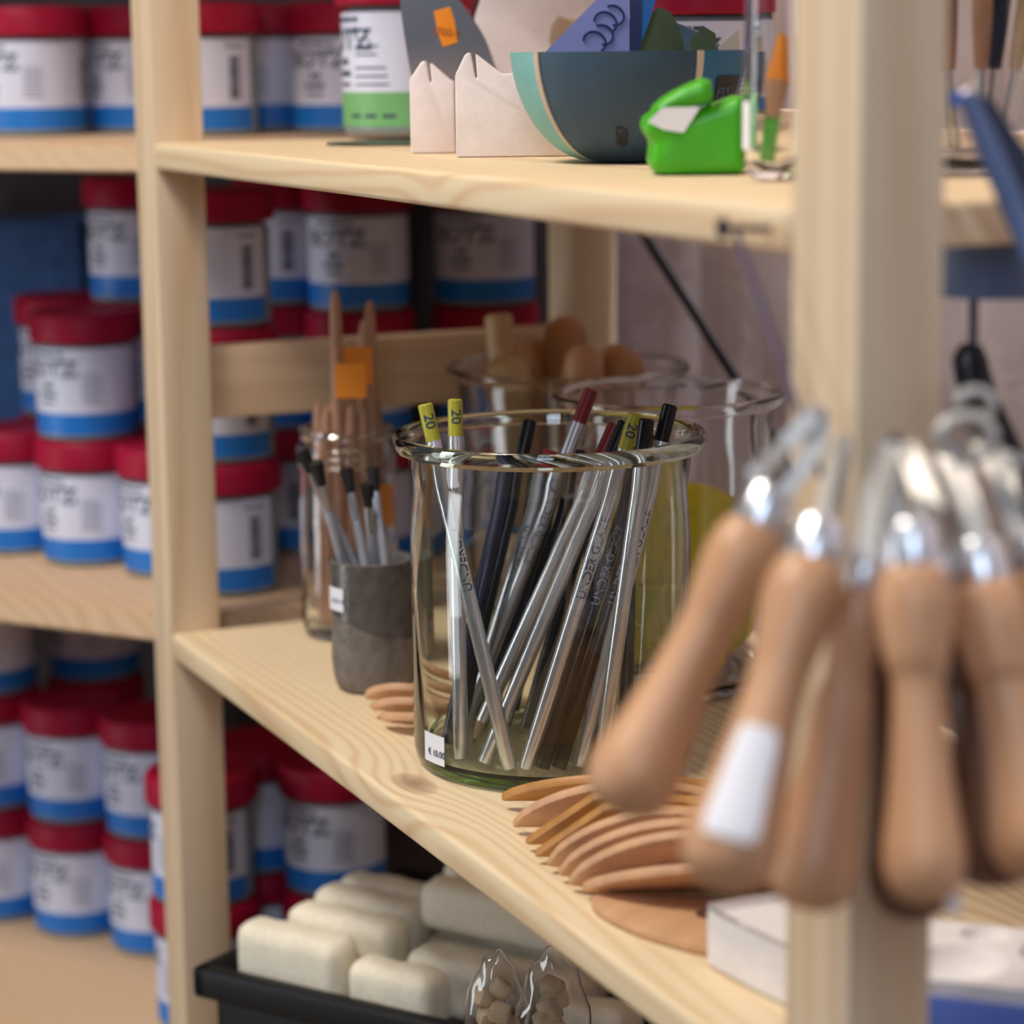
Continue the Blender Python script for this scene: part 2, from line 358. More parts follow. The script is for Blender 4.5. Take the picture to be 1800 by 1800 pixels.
# ------------------------------------------------------------------ glaze jars
def make_jar(label, green=False, group='red lidded glaze jars'):
    t = thing('glaze_jar', label, 'jar', group=group)
    R = .0395
    bm = lathe(bmesh.new(), [(0, 0), (R-.003, 0), (R, .003), (R, .072), (R-.004, .078), (0, .078)], 56); obj('tub', bm, M['tub'], t)
    ll = lathe(bmesh.new(), [(0, .0785), (.0425, .0785), (.0438, .080), (.0438, .0985), (.0425, .1005), (.0415, .1018), (.036, .1018), (.035, .1008), (0, .1008)], 72)
    obj('lid', ll, M['red'], t)
    lb = bmesh.new(); RL = R+.0004; b2 = rect_bm(-RL*math.radians(150), RL*math.radians(122), 0, 1)
    b2.free(); a = []; n = 60
    for i in range(n+1):
        an = math.radians(-150+272*i/n); a.append((lb.verts.new((RL*math.sin(an), -RL*math.cos(an), .0055)), lb.verts.new((RL*math.sin(an), -RL*math.cos(an), .0745))))
    for p, q in zip(a[:-1], a[1:]): lb.faces.new((p[0], q[0], q[1], p[1]))
    lab = obj('paper_label', lb, M['label_g' if green else 'label'], t)
    RT = RL+.0003; D = math.radians
    tx = bmesh.new()
    for ch_, x_, wx in (('B', -.0205, 1.1), ('O', -.0070, 1.0), ('T', .0070, 1.15), ('Z', .0200, 1.2)):
        b2 = text_bm(ch_, .0185, .0002, .002)
        for v in b2.verts: v.co.x = v.co.x*wx+x_
        if ch_ in 'TZ':
            for sx_ in (-1, 1): merge(b2, rect_bm(x_+sx_*.0052-.0009, x_+sx_*.0052+.0009, .0085 if (ch_ == 'T' or sx_ < 0) else 0, .0137 if (ch_ == 'T' or sx_ < 0) else .0052, .002))
        wrap_add(tx, b2, RT, D(-34), .0520)
    for x0, x1, z_, h_ in ((-.017, -.006, .0690, .0026), (-.005, .009, .0690, .0026), (.010, .016, .0690, .0026), (-.005, .000, .0430, .0040), (.001, .005, .0430, .0040),
                           (-.010, -.003, .0360, .0034), (-.002, .008, .0360, .0034), (-.008, .000, .0300, .0022), (.001, .007, .0300, .0022)):
        wrap_add(tx, rect_bm(x0, x1, 0, h_, .002), RT, D(-34), z_)      # small print too blurred to read
    if green:
        for k, (wd, z) in enumerate(((.011, .058), (.018, .0535), (.017, .0485), (.023, .0405), (.024, .0355), (.025, .0305))):
            wrap_add(tx, rect_bm(-.012, -.012+wd, 0, .0011), RT, D(2), z)
        for k in range(3): wrap_add(tx, rect_bm(-.017+k*.0125, -.0085+k*.0125, 0, .0022), RT, D(2), .011)
    obj('lettering', tx, M['ink'], lab, smooth=False)
    if not green:
        t2 = bmesh.new()
        for k in range(9): wrap_add(t2, rect_bm(-.009, .009-(k % 3)*.002, 0, .0012), RT, D(22), .030+k*.0029)
        obj('small_print', t2, M['inkg'], lab, smooth=False)
        t3 = bmesh.new(); z = .028
        random.seed(3)
        while z < .060:
            h = random.choice((.0006, .001, .0016)); wrap_add(t3, rect_bm(-.0048, .0048, 0, h), RT, D(96), z); z += h+random.choice((.0005, .0009))
        wrap_add(t3, rect_bm(-.008, .009, 0, .0016), RT, D(96), .0675)
        obj('barcode', t3, M['ink'], lab, smooth=False)
    return t
JH = .1023
proto = make_jar('proto')
used = [False]
JARS = []
def jar(x, y, z, phi, label): JARS.append([x, y, z, phi, label])
def place_jars():
    """stand the jars; a jar that would touch a nearer one is set further back"""
    cols = {}
    for x, y, z, phi, label in JARS:
        zone = 0 if z < -.1 else 1 if z < .32 else 2
        cols.setdefault((zone, round(x, 3), round(y, 3)), []).append((z, phi, label))
    done = []
    for (zone, x, y), lst in sorted(cols.items(), key=lambda kv: (kv[0][1]-CAM.x)**2+(kv[0][2]-CAM.y)**2):
        p = Vector((x, y, 0)); d = Vector((x-CAM.x, y-CAM.y, 0)).normalized(); k = 0
        while any(zn == zone and (p-q).length < .0884 for zn, q in done) and k < 200: p = p+d*.001; k += 1
        done.append((zone, p))
        for z, phi, label in lst: put_jar(p.x, p.y, z, phi, label)
def put_jar(x, y, z, phi, label):
    rz = VR+math.radians(phi)
    if not used[0]:
        used[0] = True; proto.location = (x, y, z+.0004); proto.rotation_euler.z = rz; proto['label'] = label; return proto
    return dup(proto, (x, y, z+.0004), rz, label)
def front(px, py, z):                 # centre of a jar whose front foot is seen at px, py
    p = atz(px, py, z); return p + ED*.0385
def col(px, py, z, n, phi, names, jit=()):
    c = front(px, py, z)
    for k in range(n):
        dx = jit[k] if k < len(jit) else (0, 0)
        q = c+ER*dx[0]+ED*dx[1]
        jar(q.x, q.y, z+k*JH, phi+(-3, 4, 1)[k % 3], names[k])
# middle level of the corner shelving
col(151, 1005, 0, 2, -8, ['glaze jar on the middle left shelf, lower one of the front stack', 'glaze jar topping the front stack on the middle left shelf'], [])
col(18, 986, 0, 1, -10, ['glaze jar at the left end of the middle left shelf, cut by the picture edge'])
col(297, 1033, 0, 1, -14, ['glaze jar on the middle left shelf half hidden behind the front of the far post'])
c = front(118, 958, 0)
for k, s in enumerate(('bottom', 'middle')): jar(c.x, c.y, k*JH, -12, f'shaded glaze jar behind the front stack on the middle left shelf, {s} one')
c = front(250, 968, 0)
for k, s in enumerate(('bottom', 'second', 'third')): jar(c.x, c.y, k*JH, -9, f'glaze jar left of the far post, middle left shelf, {s} up in its stack')
# seen through the side frame
c = front(392, 1052, 0)
for k, s in enumerate(('bottom', 'middle', 'top')): jar(c.x, c.y, k*JH, -56, f'glaze jar with barcode right of the far post, middle level, {s} of its stack')
c = front(638, 1000, 0)
for k, s in enumerate(('bottom', 'middle', 'top')): jar(c.x, c.y, k*JH, 8, f'glaze jar behind the wooden sticks, {s} of its stack')
c = front(858, 985, 0)
for k, s in enumerate(('bottom', 'middle', 'top')): jar(c.x, c.y, k*JH, 8, f'glaze jar in deep shade beside the rear post, {s} of its stack')
c = front(512, 985, 0)
for k, s in enumerate(('bottom', 'middle', 'top')): jar(c.x, c.y, k*JH, -90, f'glaze jar in the dark gap behind the barcode stack, {s} one')
# top level
TL = .343
for px, Z, phi, s in ((62, 2.03, -10, 'glaze jar on the upper left shelf at the picture edge'), (238, 2.06, -9, 'glaze jar on the upper left shelf touching the far post'),
                       (366, 1.97, -56, 'glaze jar with barcode on the upper shelf right of the far post'), (478, 2.07, -30, 'glaze jar in shade on the upper shelf behind the barcode jar'), (604, 2.0, 6, 'glaze jar on the upper shelf left of the green labelled jar'),
                       (740, 2.1, 6, 'glaze jar on the upper shelf behind the green labelled one'), (150, 2.2, -9, 'shaded glaze jar on the upper left shelf behind the front two')):
    q = atd(px, 225, Z); jar(q.x, q.y, TL, phi, s)
# bottom level
BL = -.345
for (px, py, n, phi, s) in ((-10, 1637, 3, -8, 'at the left picture edge'), (131, 1656, 2, -8, 'second column from the left'), (268, 1684, 2, -12, 'third column from the left against the far post'), (172, 1622, 3, -10, 'in the dark back row behind the second column')):
    c = front(px, py, BL)
    for k in range(n): jar(c.x, c.y, BL+k*JH, phi, f'bottom left shelf glaze jar, {("lower", "middle" if n == 3 else "upper", "top")[k]} one {s}')
c = Vector((-.066, .032, 0))+ED*.03
for (px, py, n, phi, s) in ((358, 1822, 2, -60, 'just behind the foot of the far post'), (590, 1800, 2, -6, 'behind the cream sponges'), (455, 1770, 2, -40, 'in the gap between the post and the sponges')):
    c = front(px, py, BL)
    for k in range(n): jar(c.x, c.y, BL+k*JH, phi, f'bottom shelf glaze jar {s}, {("lower", "upper")[k]} one')
q = atz(712, 247, .346)+ED*.040
gj = make_jar('glaze jar with green banded label on the upper shelf beside the clay holders', True); gj.location = (q.x, q.y, .3463+.003); gj.rotation_euler.z = VR+math.radians(-33)
gj['group'] = 'green banded glaze jars'
for ch in kids(gj): ch.scale = (1.12, 1.12, 1.12)
q = atz(690, 256, .346)+ED*.02
b = bmesh.new(); lathe(b, [(0, 0), (.030, 0), (.031, .0008), (.030, .0016), (0, .0016)], 40)
for v in b.verts: v.co.x *= 1.45
o = obj('steel_kidney', b, mat('dark green steel', (.10, .14, .12), .2, .8), loc=(q.x, q.y, .3462), rotz=VR); tag(o, 'dark flat steel kidney lying under the green banded jar', 'scraper')
# blue cloth box in the corner
q = atd(45, 600, 2.27)
o = obj('storage_box', box(bmesh.new(), -.13, .058, 0, .07, 0, .262, .006), M['box'], loc=(q.x, q.y, .0003), rotz=math.radians(52)); tag(o, 'blue cloth storage box behind the jars at the left picture edge', 'box')

# ------------------------------------------------------------------ glass jars
def glass_jar(name, label, loc, R, H, rimR, wall=.003, base=.006, m=None, neck=0.0, rim_t=.0045, bulge=.0012):
    t = thing(name, label, 'jar', loc)
    ro = [(0, 0), (R-.010, 0), (R-.004, .0012), (R-.0012, .005), (R, .012), (R, H-.060), (R-bulge*.5, H-.045), (R-bulge, H-.033), (R-bulge*.6, H-.024), (R-neck*.3, H-.017), (R-neck, H-.010), (R-neck+.0005, H-.007)]
    ro += [(rimR-.002, H-rim_t*1.6), (rimR, H-rim_t*.9), (rimR, H-rim_t*.35), (rimR-.0015, H), (rimR-.005, H)]
    ri = [(rimR-.0085, H-.002), (R-wall-neck+.0015, H-.008), (R-wall-neck+.0008, H-.014), (R-wall-bulge*.7, H-.024), (R-wall-bulge, H-.032), (R-wall-bulge*.6, H-.043), (R-wall-bulge*.1, H-.056), (R-wall, H-.075), (R-wall, base+.008), (R-wall-.002, base+.003), (R-wall-.008, base), (0, base)]
    obj('glass', lathe(bmesh.new(), ro+ri, 96), m or M['glass'], t)
    return t
JC = atz(975, 1400, 0)+ED*.079; JR = .0805
big = glass_jar('glass_jar', 'large clear glass jar holding silver and black pencils at the middle of the shelf', (JC.x, JC.y, .0003), JR, .192, .0895, wall=.0026, base=.0075, rim_t=.006, bulge=.0020)
b = bmesh.new(); a = math.radians(-58)
wrap_add(b, rect_bm(-.0105, .0105, -.0085, .0085, .002), JR+.0003, 0, 0)
st = obj('price_sticker', b, M['white'], big, loc=(0, 0, .018)); st.rotation_euler.z = VR+a+.02; st['label'] = 'white price sticker reading € 10.00'
b = bmesh.new(); wrap_add(b, text_bm('€ 10.00', .0054, .0001, .002), JR+.0006, math.radians(2), -.004); obj('price', b, M['ink'], st, smooth=False)

def rest(px, py, Z): return atd(px, py, Z)
q = atz(612, 1133, 0)+ED*.034
stk = glass_jar('glass_jar', 'narrow glass jar of wooden sticks at the back left of the shelf', (q.x, q.y, .0003), .0345, .148, .0335, wall=.0025, base=.006, m=M['glass2'], neck=.0025, rim_t=.003); SJ = q
b = bmesh.new()
for k in range(3):
    tube(b, [((.0345)*math.cos(a_), .0345*math.sin(a_), .118+k*.006+.006*a_/(2*PI)) for a_ in [i*2*PI/40 for i in range(40)]], .0011, 6, closed=True)
obj('screw_thread', b, M['glass2'], stk)
q = atd(1175, 688, 1.60); c2 = Vector((q.x, q.y, 0)); r2 = 205*1.60/F
j2 = glass_jar('glass_jar', 'clear glass jar of yellow sponges behind the pencil jar', (c2.x, c2.y, .0003), r2-.008, q.z, r2, wall=.003, base=.007, m=M['glass2'], rim_t=.005); 
q = atd(997, 640, 1.775); c3 = Vector((q.x, q.y, 0)); r3 = 215*1.775/F
j3 = glass_jar('glass_jar', 'wide glass jar of turned wooden handles at the back of the shelf', (c3.x, c3.y, .0003), r3-.009, q.z, r3, wall=.003, base=.007, m=M['glass2'], rim_t=.005)

# ------------------------------------------------------------------ pencils in the big jar
PR = .0042
def pencil(name, label, p0, p1, body, cap, text=None, group='pencils in the big jar', sharp=False, roll=0, tcol='ink', num=False, capl=.021, cat='pencil', rad=PR, up_=True):
    Lg = (Vector(p1)-Vector(p0)).length
    t = bpy.data.objects.new(name, None); COL.objects.link(t); t.empty_display_size = .01; tag(t, label, cat, group)
    t.matrix_world = align(p0, p1, roll)
    s0 = .016 if sharp else .0006
    hexp = lambda r, z: [(r*math.cos(PI/9*k), r*math.sin(PI/9*k), z) for k in range(18)]
    obj('barrel', lathe(bmesh.new(), [(0, s0), (rad*.97, s0), (rad, s0+.0005), (rad, Lg-capl)] + [(0, Lg-capl)], 20), M[body], t)
    if cap: obj('end_cap', lathe(bmesh.new(), [(0, Lg-capl), (rad+.0001, Lg-capl), (rad+.0001, Lg-.0010), (rad-.0008, Lg), (0, Lg)], 20), M[cap], t)
    if sharp:
        obj('sharpened_tip', lathe(bmesh.new(), [(.0013, .005), (rad*.97, s0)], 20), M['sharp'], t)
        obj('lead', lathe(bmesh.new(), [(0, .0004), (.0013, .005)], 12), M['lead'], t)
    else:
        obj('lead', lathe(bmesh.new(), [(0, .0004), (.0013, .0004), (.0013, .0006)], 12), M['lead'], t)
    if text:
        b = bmesh.new(); b2 = text_bm(text, .0072, .00005)
        for v in b2.verts:
            x, y = (v.co.x, v.co.y-.0026) if up_ else (-v.co.x, -(v.co.y-.0026)); a = -y/(rad+.0002); v.co = Vector(((rad+.0002)*math.cos(a), (rad+.0002)*math.sin(a), Lg*.60+x))
        merge(b, b2); o = obj('lettering', b, M[tcol], t, smooth=False)
        toc = (t.matrix_world.inverted() @ CAM); o.rotation_euler.z = math.atan2(toc.y, toc.x) + roll
    if num:
        b = bmesh.new(); b2 = text_bm('20', .0085, .0001)
        for v in b2.verts:
            x, y = -v.co.x, -(v.co.y-.003); a = -y/(rad+.0003); v.co = Vector(((rad+.0003)*math.cos(a), (rad+.0003)*math.sin(a), Lg-.010+x))
        merge(b, b2); o = obj('number', b, M['ink'], t, smooth=False)
        toc = (t.matrix_world.inverted() @ CAM); o.rotation_euler.z = math.atan2(toc.y, toc.x) + roll
    return t
def solve_top(p0, px, py, L_, far):
    d = ray(px, py).normalized(); o = CAM-Vector(p0); B = o.dot(d); C_ = o.dot(o)-L_*L_; D_ = B*B-C_
    t = -B + (math.sqrt(D_) if far else -math.sqrt(D_)) if D_ > 0 else -B
    return CAM+d*t
def in_jar(p0, p1, c, Rin):
    """pull the end of a stick so it stays inside the glass where it passes the rim"""
    zr = .183; t = (zr-p0.z)/(p1.z-p0.z); q = p0+(p1-p0)*t; h = Vector((q.x-c.x, q.y-c.y, 0))
    if h.length > Rin: p1 = p1 - h.normalized()*((h.length-Rin)/t)
    return p1
PB = .0082
plist = [ # top px, bottom px, body, cap, text, sharp, far, number, words
 ((727, 714), (906, 1354), 'silver', 'yellow', 'UNDERGLAZE', 0, 0, 1, 'silver pencil with olive yellow end leaning across the front of the jar'),
 ((800, 702), (788, 1335), 'silver', 'yellow', None, 0, 1, 1, 'upright silver pencil with olive yellow end at the left of the jar'),
 ((1040, 686), (818, 1274), 'silver', 'crimson', 'UNDER GLAZE', 0, 1, 0, 'tallest silver pencil with dark red end'),
 ((985, 756), (800, 1262), 'silver', 'scarlet', 'UNDERGLAZE', 0, 1, 0, 'silver pencil with bright red end left of the tallest pencil'),
 ((1082, 748), (828, 1316), 'silver', 'crimson', None, 1, 1, 0, 'sharpened silver pencil with dark red end behind the black ones'),
 ((1100, 744), (852, 1340), 'silver', 'black', None, 0, 1, 0, 'silver pencil with black end left of the right-hand yellow end'),
 ((1125, 729), (936, 1350), 'silver', 'yellow', 'UNDER GLAZE', 0, 0, 1, 'silver pencil with olive yellow end at the right of the jar'),
 ((1176, 716), (1019, 1378), 'silver', 'black', 'UNDER GLAZE', 0, 0, 0, 'silver pencil with tall black end near the right rim'),
 ((1192, 742), (1068, 1362), 'silver', 'black', None, 0, 0, 0, 'silver pencil with black end nearest the right rim'),
 ((912, 730), (800, 1290), 'black', 'black', None, 0, 1, 0, 'black pencil leaning alone between the yellow and red ends'),
 ((1030, 770), (845, 1268), 'navy', 'black', None, 0, 1, 0, 'dark blue pencil low behind the tallest pencil'),
 ((1056, 768), (880, 1285), 'black', 'black', None, 0, 1, 0, 'short looking black pencil right of the tallest pencil'),
 ((1150, 764), (958, 1366), 'black', 'black', 'UNDER GLAZE', 0, 1, 0, 'black pencil behind the right-hand yellow end'),
 ((1166, 760), (990, 1372), 'black', 'black', 'UNDER GLAZE', 0, 1, 0, 'black pencil standing between the two right-hand silver pencils'),
 ((1142, 776), (925, 1290), 'black', 'black', None, 0, 1, 0, 'black pencil low at the back of the jar'),
 ((1136, 762), (955, 1310), 'navy', 'crimson', None, 0, 1, 0, 'dark pencil with red end beside the right-hand yellow end'),
 ((1180, 762), (1040, 1330), 'black', 'black', None, 0, 1, 0, 'black pencil at the back right of the jar'),
 ((952, 792), (868, 1262), 'black', 'black', None, 0, 1, 0, 'black pencil low between the red ends'),
 ((1012, 778), (900, 1262), 'black', 'black', None, 0, 1, 0, 'black pencil low at the very back behind the tallest pencil'),
 ((1118, 772), (1000, 1325), 'black', 'black', None, 0, 1, 0, 'black pencil low behind the silver text pencil'),
 ((860, 796), (757, 1316), 'navy', 'navy', None, 0, 1, 0, 'violet blue pencil low at the left side of the jar'),
 ((1200, 772), (1098, 1318), 'black', 'black', None, 0, 1, 0, 'black pencil low against the right side of the jar'),
]
def spread(segs, dmin, c, z0, r0, z1, r1):
    """nudge leaning sticks apart until none passes through another, keeping them inside their vessel"""
    from mathutils.geometry import intersect_line_line
    def clamp(g):
        for zq, rq in ((z0, r0), (z1, r1)):
            t = (zq-g[0].z)/(g[1].z-g[0].z); q = g[0]+(g[1]-g[0])*t; h = Vector((q.x-c.x, q.y-c.y, 0))
            if h.length > rq:
                v = h.normalized()*(h.length-rq)
                if zq == z0: g[0] -= v
                else: g[1] -= v/t
    for it in range(160):
        hit = 0
        for a in range(len(segs)):
            for b in range(a):
                A, B = segs[a], segs[b]; r = intersect_line_line(A[0], A[1], B[0], B[1])
                if r is None: continue
                ta = min(1, max(0, (r[0]-A[0]).dot(A[1]-A[0])/(A[1]-A[0]).length_squared)); pa = A[0]+(A[1]-A[0])*ta
                tb = min(1, max(0, (pa-B[0]).dot(B[1]-B[0])/(B[1]-B[0]).length_squared)); pb = B[0]+(B[1]-B[0])*tb
                ta = min(1, max(0, (pb-A[0]).dot(A[1]-A[0])/(A[1]-A[0]).length_squared)); pa = A[0]+(A[1]-A[0])*ta
                d = pa-pb; d.z = 0; L = (pa-pb).length
                if L < dmin:
                    hit = 1
                    if d.length < 1e-5: d = ED.copy()
                    d = d.normalized()*(dmin-L)*.30
                    A[0] += d*(1-ta*.5); A[1] += d*(.5+ta*.5); B[0] -= d*(1-tb*.5); B[1] -= d*(.5+tb*.5)
        for g in segs: clamp(g)
        if not hit: break
    return segs
segs = []
for (tp, bt, body, cap, txt, sh, far, num, words) in plist:
    p0 = atz(bt[0], bt[1], PB+.003); h = Vector((p0.x-JC.x, p0.y-JC.y, 0))
    if h.length > JR-.0165: p0 = Vector((JC.x, JC.y, PB))+h.normalized()*(JR-.0165)
    p0.z = .0079
    p1 = solve_top(p0, *tp, .203, far); p1 = in_jar(p0, p1, JC, JR-.0088)
    segs.append([p0, p1])
spread(segs, 2*PR+.0003, JC, .0079, JR-.0165, .183, JR-.0088)
for (p0, p1), (tp, bt, body, cap, txt, sh, far, num, words) in zip(segs, plist):
    d = (p1-p0).normalized(); k_ = math.sqrt(max(0, 1-d.z*d.z))*PR; p0.z += k_+.0001; p1.z += k_*.5
    pencil('pencil', words, p0, p1, body, cap, txt, sharp=bool(sh), num=bool(num), tcol='inkg' if body == 'black' else 'ink', roll=.5 if num and p1.z == 0 else 0.15, up_=words not in (plist[2][-1], plist[3][-1]))

# ------------------------------------------------------------------ cup of brushes
q = atz(655, 1226, 0); CUP = Vector((q.x, q.y, 0))+ED*.027; cr_ = .0265
cup = thing('stoneware_cup', 'grey brown stoneware cup holding small silver handled brushes', 'cup', (CUP.x, CUP.y, .0003), VR)
prof = [(0, 0), (.021, 0), (.024, .002), (.026, .008), (.0272, .02), (.0272, .045), (.0268, .085)]
b = lathe(bmesh.new(), prof[:-1]+[(.0272, .046), (.0268, .084), (.0262, .0855), (.0250, .0855), (.0243, .084), (.0243, .012), (.020, .006), (0, .005)], 48)
for v in b.verts: v.co.x *= 1+.012*math.sin(v.co.z*90); v.co.y *= 1+.012*math.cos(v.co.z*70)
me_o = obj('clay_body', b, M['stone'], cup)
g = bmesh.new(); n = 60; A_ = []
for i in range(n):
    a = 2*PI*i/n; zz = .044-.009*math.sin(a+.2); A_.append([g.verts.new(((.0277+.0001)*math.sin(a)*(1+.012*math.sin(z*90)), -(.0277+.0001)*math.cos(a)*(1+.012*math.cos(z*70)), z)) for z in [zz+(.0850-zz)*k/8 for k in range(9)]])
for i in range(n):
    for k in range(8): g.faces.new((A_[i][k], A_[(i+1) % n][k], A_[(i+1) % n][k+1], A_[i][k+1]))
o = obj('glaze_band', g, M['stone_dark'], cup); o['label'] = 'darker glazed upper band'
b = bmesh.new(); wrap_add(b, rect_bm(-.0085, .0085, -.0075, .0075, .002), .0286, math.radians(-55), .062); o = obj('price_tag', b, M['white'], cup); o['label'] = 'white price tag on the cup'
b = bmesh.new(); [wrap_add(b, rect_bm(x0, x0+.0022, 0, .0026, .002), .0290, math.radians(-50), .060) for x0 in (-.006, -.003, .000, .004)]; obj('price', b, M['inkg'], o, smooth=False)
def brush(label, p0, p1, hl=.105):
    t = bpy.data.objects.new('glaze_brush', None); COL.objects.link(t); t.empty_display_size = .01; tag(t, label, 'brush', 'brushes in the stoneware cup')
    t.matrix_world = align(p0, p1); Lg = (Vector(p1)-Vector(p0)).length
    obj('handle', lathe(bmesh.new(), [(0, 0), (.0016, .001), (.0026, Lg*.3), (.0032, Lg-.045), (.0025, Lg-.032), (0, Lg-.032)], 14), M['handle_grey'], t)
    obj('ferrule', lathe(bmesh.new(), [(0, Lg-.034), (.0026, Lg-.034), (.0030, Lg-.020), (.0028, Lg-.016), (0, Lg-.016)], 14), M['steel'], t)
    obj('bristles', lathe(bmesh.new(), [(0, Lg-.018), (.0028, Lg-.016), (.0042, Lg-.004), (.0044, Lg-.0005), (.0036, Lg), (0, Lg-.001)], 14), M['bristle'], t)
bsegs, bw = [], []
for (tp, bt, zt, wd) in (((508, 792), (618, 1010), 1.585, 'topmost left leaning brush with black bristles in the cup'), ((508, 818), (615, 1020), 1.565, 'lower left leaning brush in the cup'),
                     ((536, 800), (628, 1005), 1.60, 'left leaning brush furthest back in the cup'), ((606, 822), (640, 1000), 1.60, 'near upright brush with splayed black bristles in the cup'),
                     ((652, 850), (662, 1005), 1.60, 'upright brush in the middle of the cup'), ((620, 818), (682, 1005), 1.62, 'brush at the back of the cup leaning left past its neighbours')):
    pt = atd(*tp, zt); pm = atd(bt[0], bt[1]-25, 1.60+ (.01 if bt[0] > 640 else 0)); d = (pt-pm).normalized(); hz = pm+ED*0
    t_ = (pm.z-.012)/max(d.z, .3); p0 = pm-d*t_
    h = Vector((p0.x-CUP.x, p0.y-CUP.y, 0))
    if h.length > .019: h = h.normalized()*.019
    p0 = Vector((CUP.x+h.x, CUP.y+h.y, .009))
    mr = p0+(pt-p0)*((.084-p0.z)/(pt.z-p0.z)); hh = Vector((mr.x-CUP.x, mr.y-CUP.y, 0))
    if hh.length > .0205: pt = pt-hh.normalized()*(hh.length-.0205)/((.084-p0.z)/(pt.z-p0.z))
    bsegs.append([p0, pt]); bw.append(wd)
spread(bsegs, .0067, CUP, .009, .020, .084, .0205)
for (p0, pt), wd in zip(bsegs, bw): brush(wd, p0, pt)

# ------------------------------------------------------------------ sticks in the narrow jar
def stick(label, p0, p1, r=.0042, orange=None, group='wooden sticks in the narrow jar', tip=.02):
    t = bpy.data.objects.new('wooden_stick', None); COL.objects.link(t); t.empty_display_size = .01; tag(t, label, 'stick', group)
    t.matrix_world = align(p0, p1); Lg = (Vector(p1)-Vector(p0)).length
    obj('shaft', lathe(bmesh.new(), [(0, 0), (r*.8, .001), (r, .02), (r, Lg-tip), (r*.82, Lg-tip*.4), (r*.5, Lg-.002), (0, Lg)], 16), M['stick'], t)
    if orange:
        z0, w_, h_ = orange; z0 = Lg+z0 if z0 < 0 else z0; b = bmesh.new(); box(b, min(-.001, w_), max(.001, w_), -r-.0012, -r-.0006, z0, z0+h_)
        o = obj('price_flag', b, M['orange'], t, smooth=False); toc = t.matrix_world.inverted() @ CAM; o.rotation_euler.z = math.atan2(toc.y, toc.x)+PI/2; o['label'] = 'orange price flag'
    return t
sl = [((597, 510), 1.70, (-.075, .020, .024), 'tallest'), ((674, 530), 1.71, (-.058, -.020, .026), 'second tallest, dark and at the right'), ((651, 560), 1.74, None, 'third tallest, behind the orange flag'),
      ((551, 712), 1.72, (.085, .012, .05), 'short one at the far left'), ((575, 728), 1.69, None, 'short one at the left front'), ((583, 708), 1.75, None, 'short one between the left sticks at the back'), ((607, 742), 1.68, (.05, .01, .03), 'blunt one at the front'),
      ((652, 712), 1.70, None, 'right of centre, waist high'), ((675, 704), 1.73, (.07, .012, .03), 'right one of middle height'), ((705, 712), 1.74, None, 'rightmost, dark'), ((690, 720), 1.70, None, 'second from the right'), ((628, 735), 1.74, None, 'thin one hidden in the middle')]
ssegs = []
for i, (tp, Z, og, wd) in enumerate(sl):
    pt = atd(*tp, Z); h = Vector((pt.x-SJ.x, pt.y-SJ.y, 0))
    k = -.62; p0 = Vector((SJ.x-h.x*k, SJ.y-h.y*k, .0088))
    hb = Vector((p0.x-SJ.x, p0.y-SJ.y, 0))
    if hb.length > .0205: hb = hb.normalized()*.0205; p0 = Vector((SJ.x+hb.x, SJ.y+hb.y, .0088))
    f_ = (.146-p0.z)/(pt.z-p0.z); mr = p0+(pt-p0)*f_; hh = Vector((mr.x-SJ.x, mr.y-SJ.y, 0))
    if hh.length > .0215: pt = pt-hh.normalized()*(hh.length-.0215)/f_
    ssegs.append([p0, pt])
spread(ssegs, .0088, SJ, .0088, .0205, .146, .0215)
for (p0, pt), (tp, Z, og, wd) in zip(ssegs, sl): stick('wooden stick in the narrow jar, '+wd, p0, pt, orange=og)

# ------------------------------------------------------------------ turned handles and sponges in the back jars
def pear_tool(label, p0, p1, rb, mk, paper=False, cylinder=False):
    t = bpy.data.objects.new('turned_handle', None); COL.objects.link(t); t.empty_display_size = .01; tag(t, label, 'tool', 'turned handles in the wide jar')
    t.matrix_world = align(p0, p1); Lg = (Vector(p1)-Vector(p0)).length
    if cylinder: pf = [(0, Lg*.3), (.009, Lg*.3), (.010, Lg*.5), (.010, Lg-.003), (.008, Lg), (0, Lg)]
    else: pf = [(0, Lg*.3), (.006, Lg*.3), (.0065, Lg*.5), (rb*.62, Lg-.050), (rb*.95, Lg-.028), (rb, Lg-.018), (rb*.85, Lg-.007), (rb*.45, Lg-.001), (0, Lg)]
    obj('handle', lathe(bmesh.new(), pf, 24), M[mk], t)
    obj('shank', lathe(bmesh.new(), [(0, 0), (.003, 0), (.003, Lg*.31), (0, Lg*.31)], 12), M['steel'], t)
    if paper:
        b = bmesh.new(); wrap_add(b, rect_bm(-.011, .011, Lg*.55, Lg*.80, .003), .0105, 0, 0); o = obj('price_tag', b, M['white'], t); toc = t.matrix_world.inverted() @ CAM; o.rotation_euler.z = math.atan2(toc.y, toc.x)+PI/2
        b = bmesh.new(); wrap_add(b, rect_bm(-.011, .011, Lg*.50, Lg*.55, .003), .0106, 0, 0); o2 = obj('orange_edge', b, M['orange'], t); o2.rotation_euler.z = o.rotation_euler.z
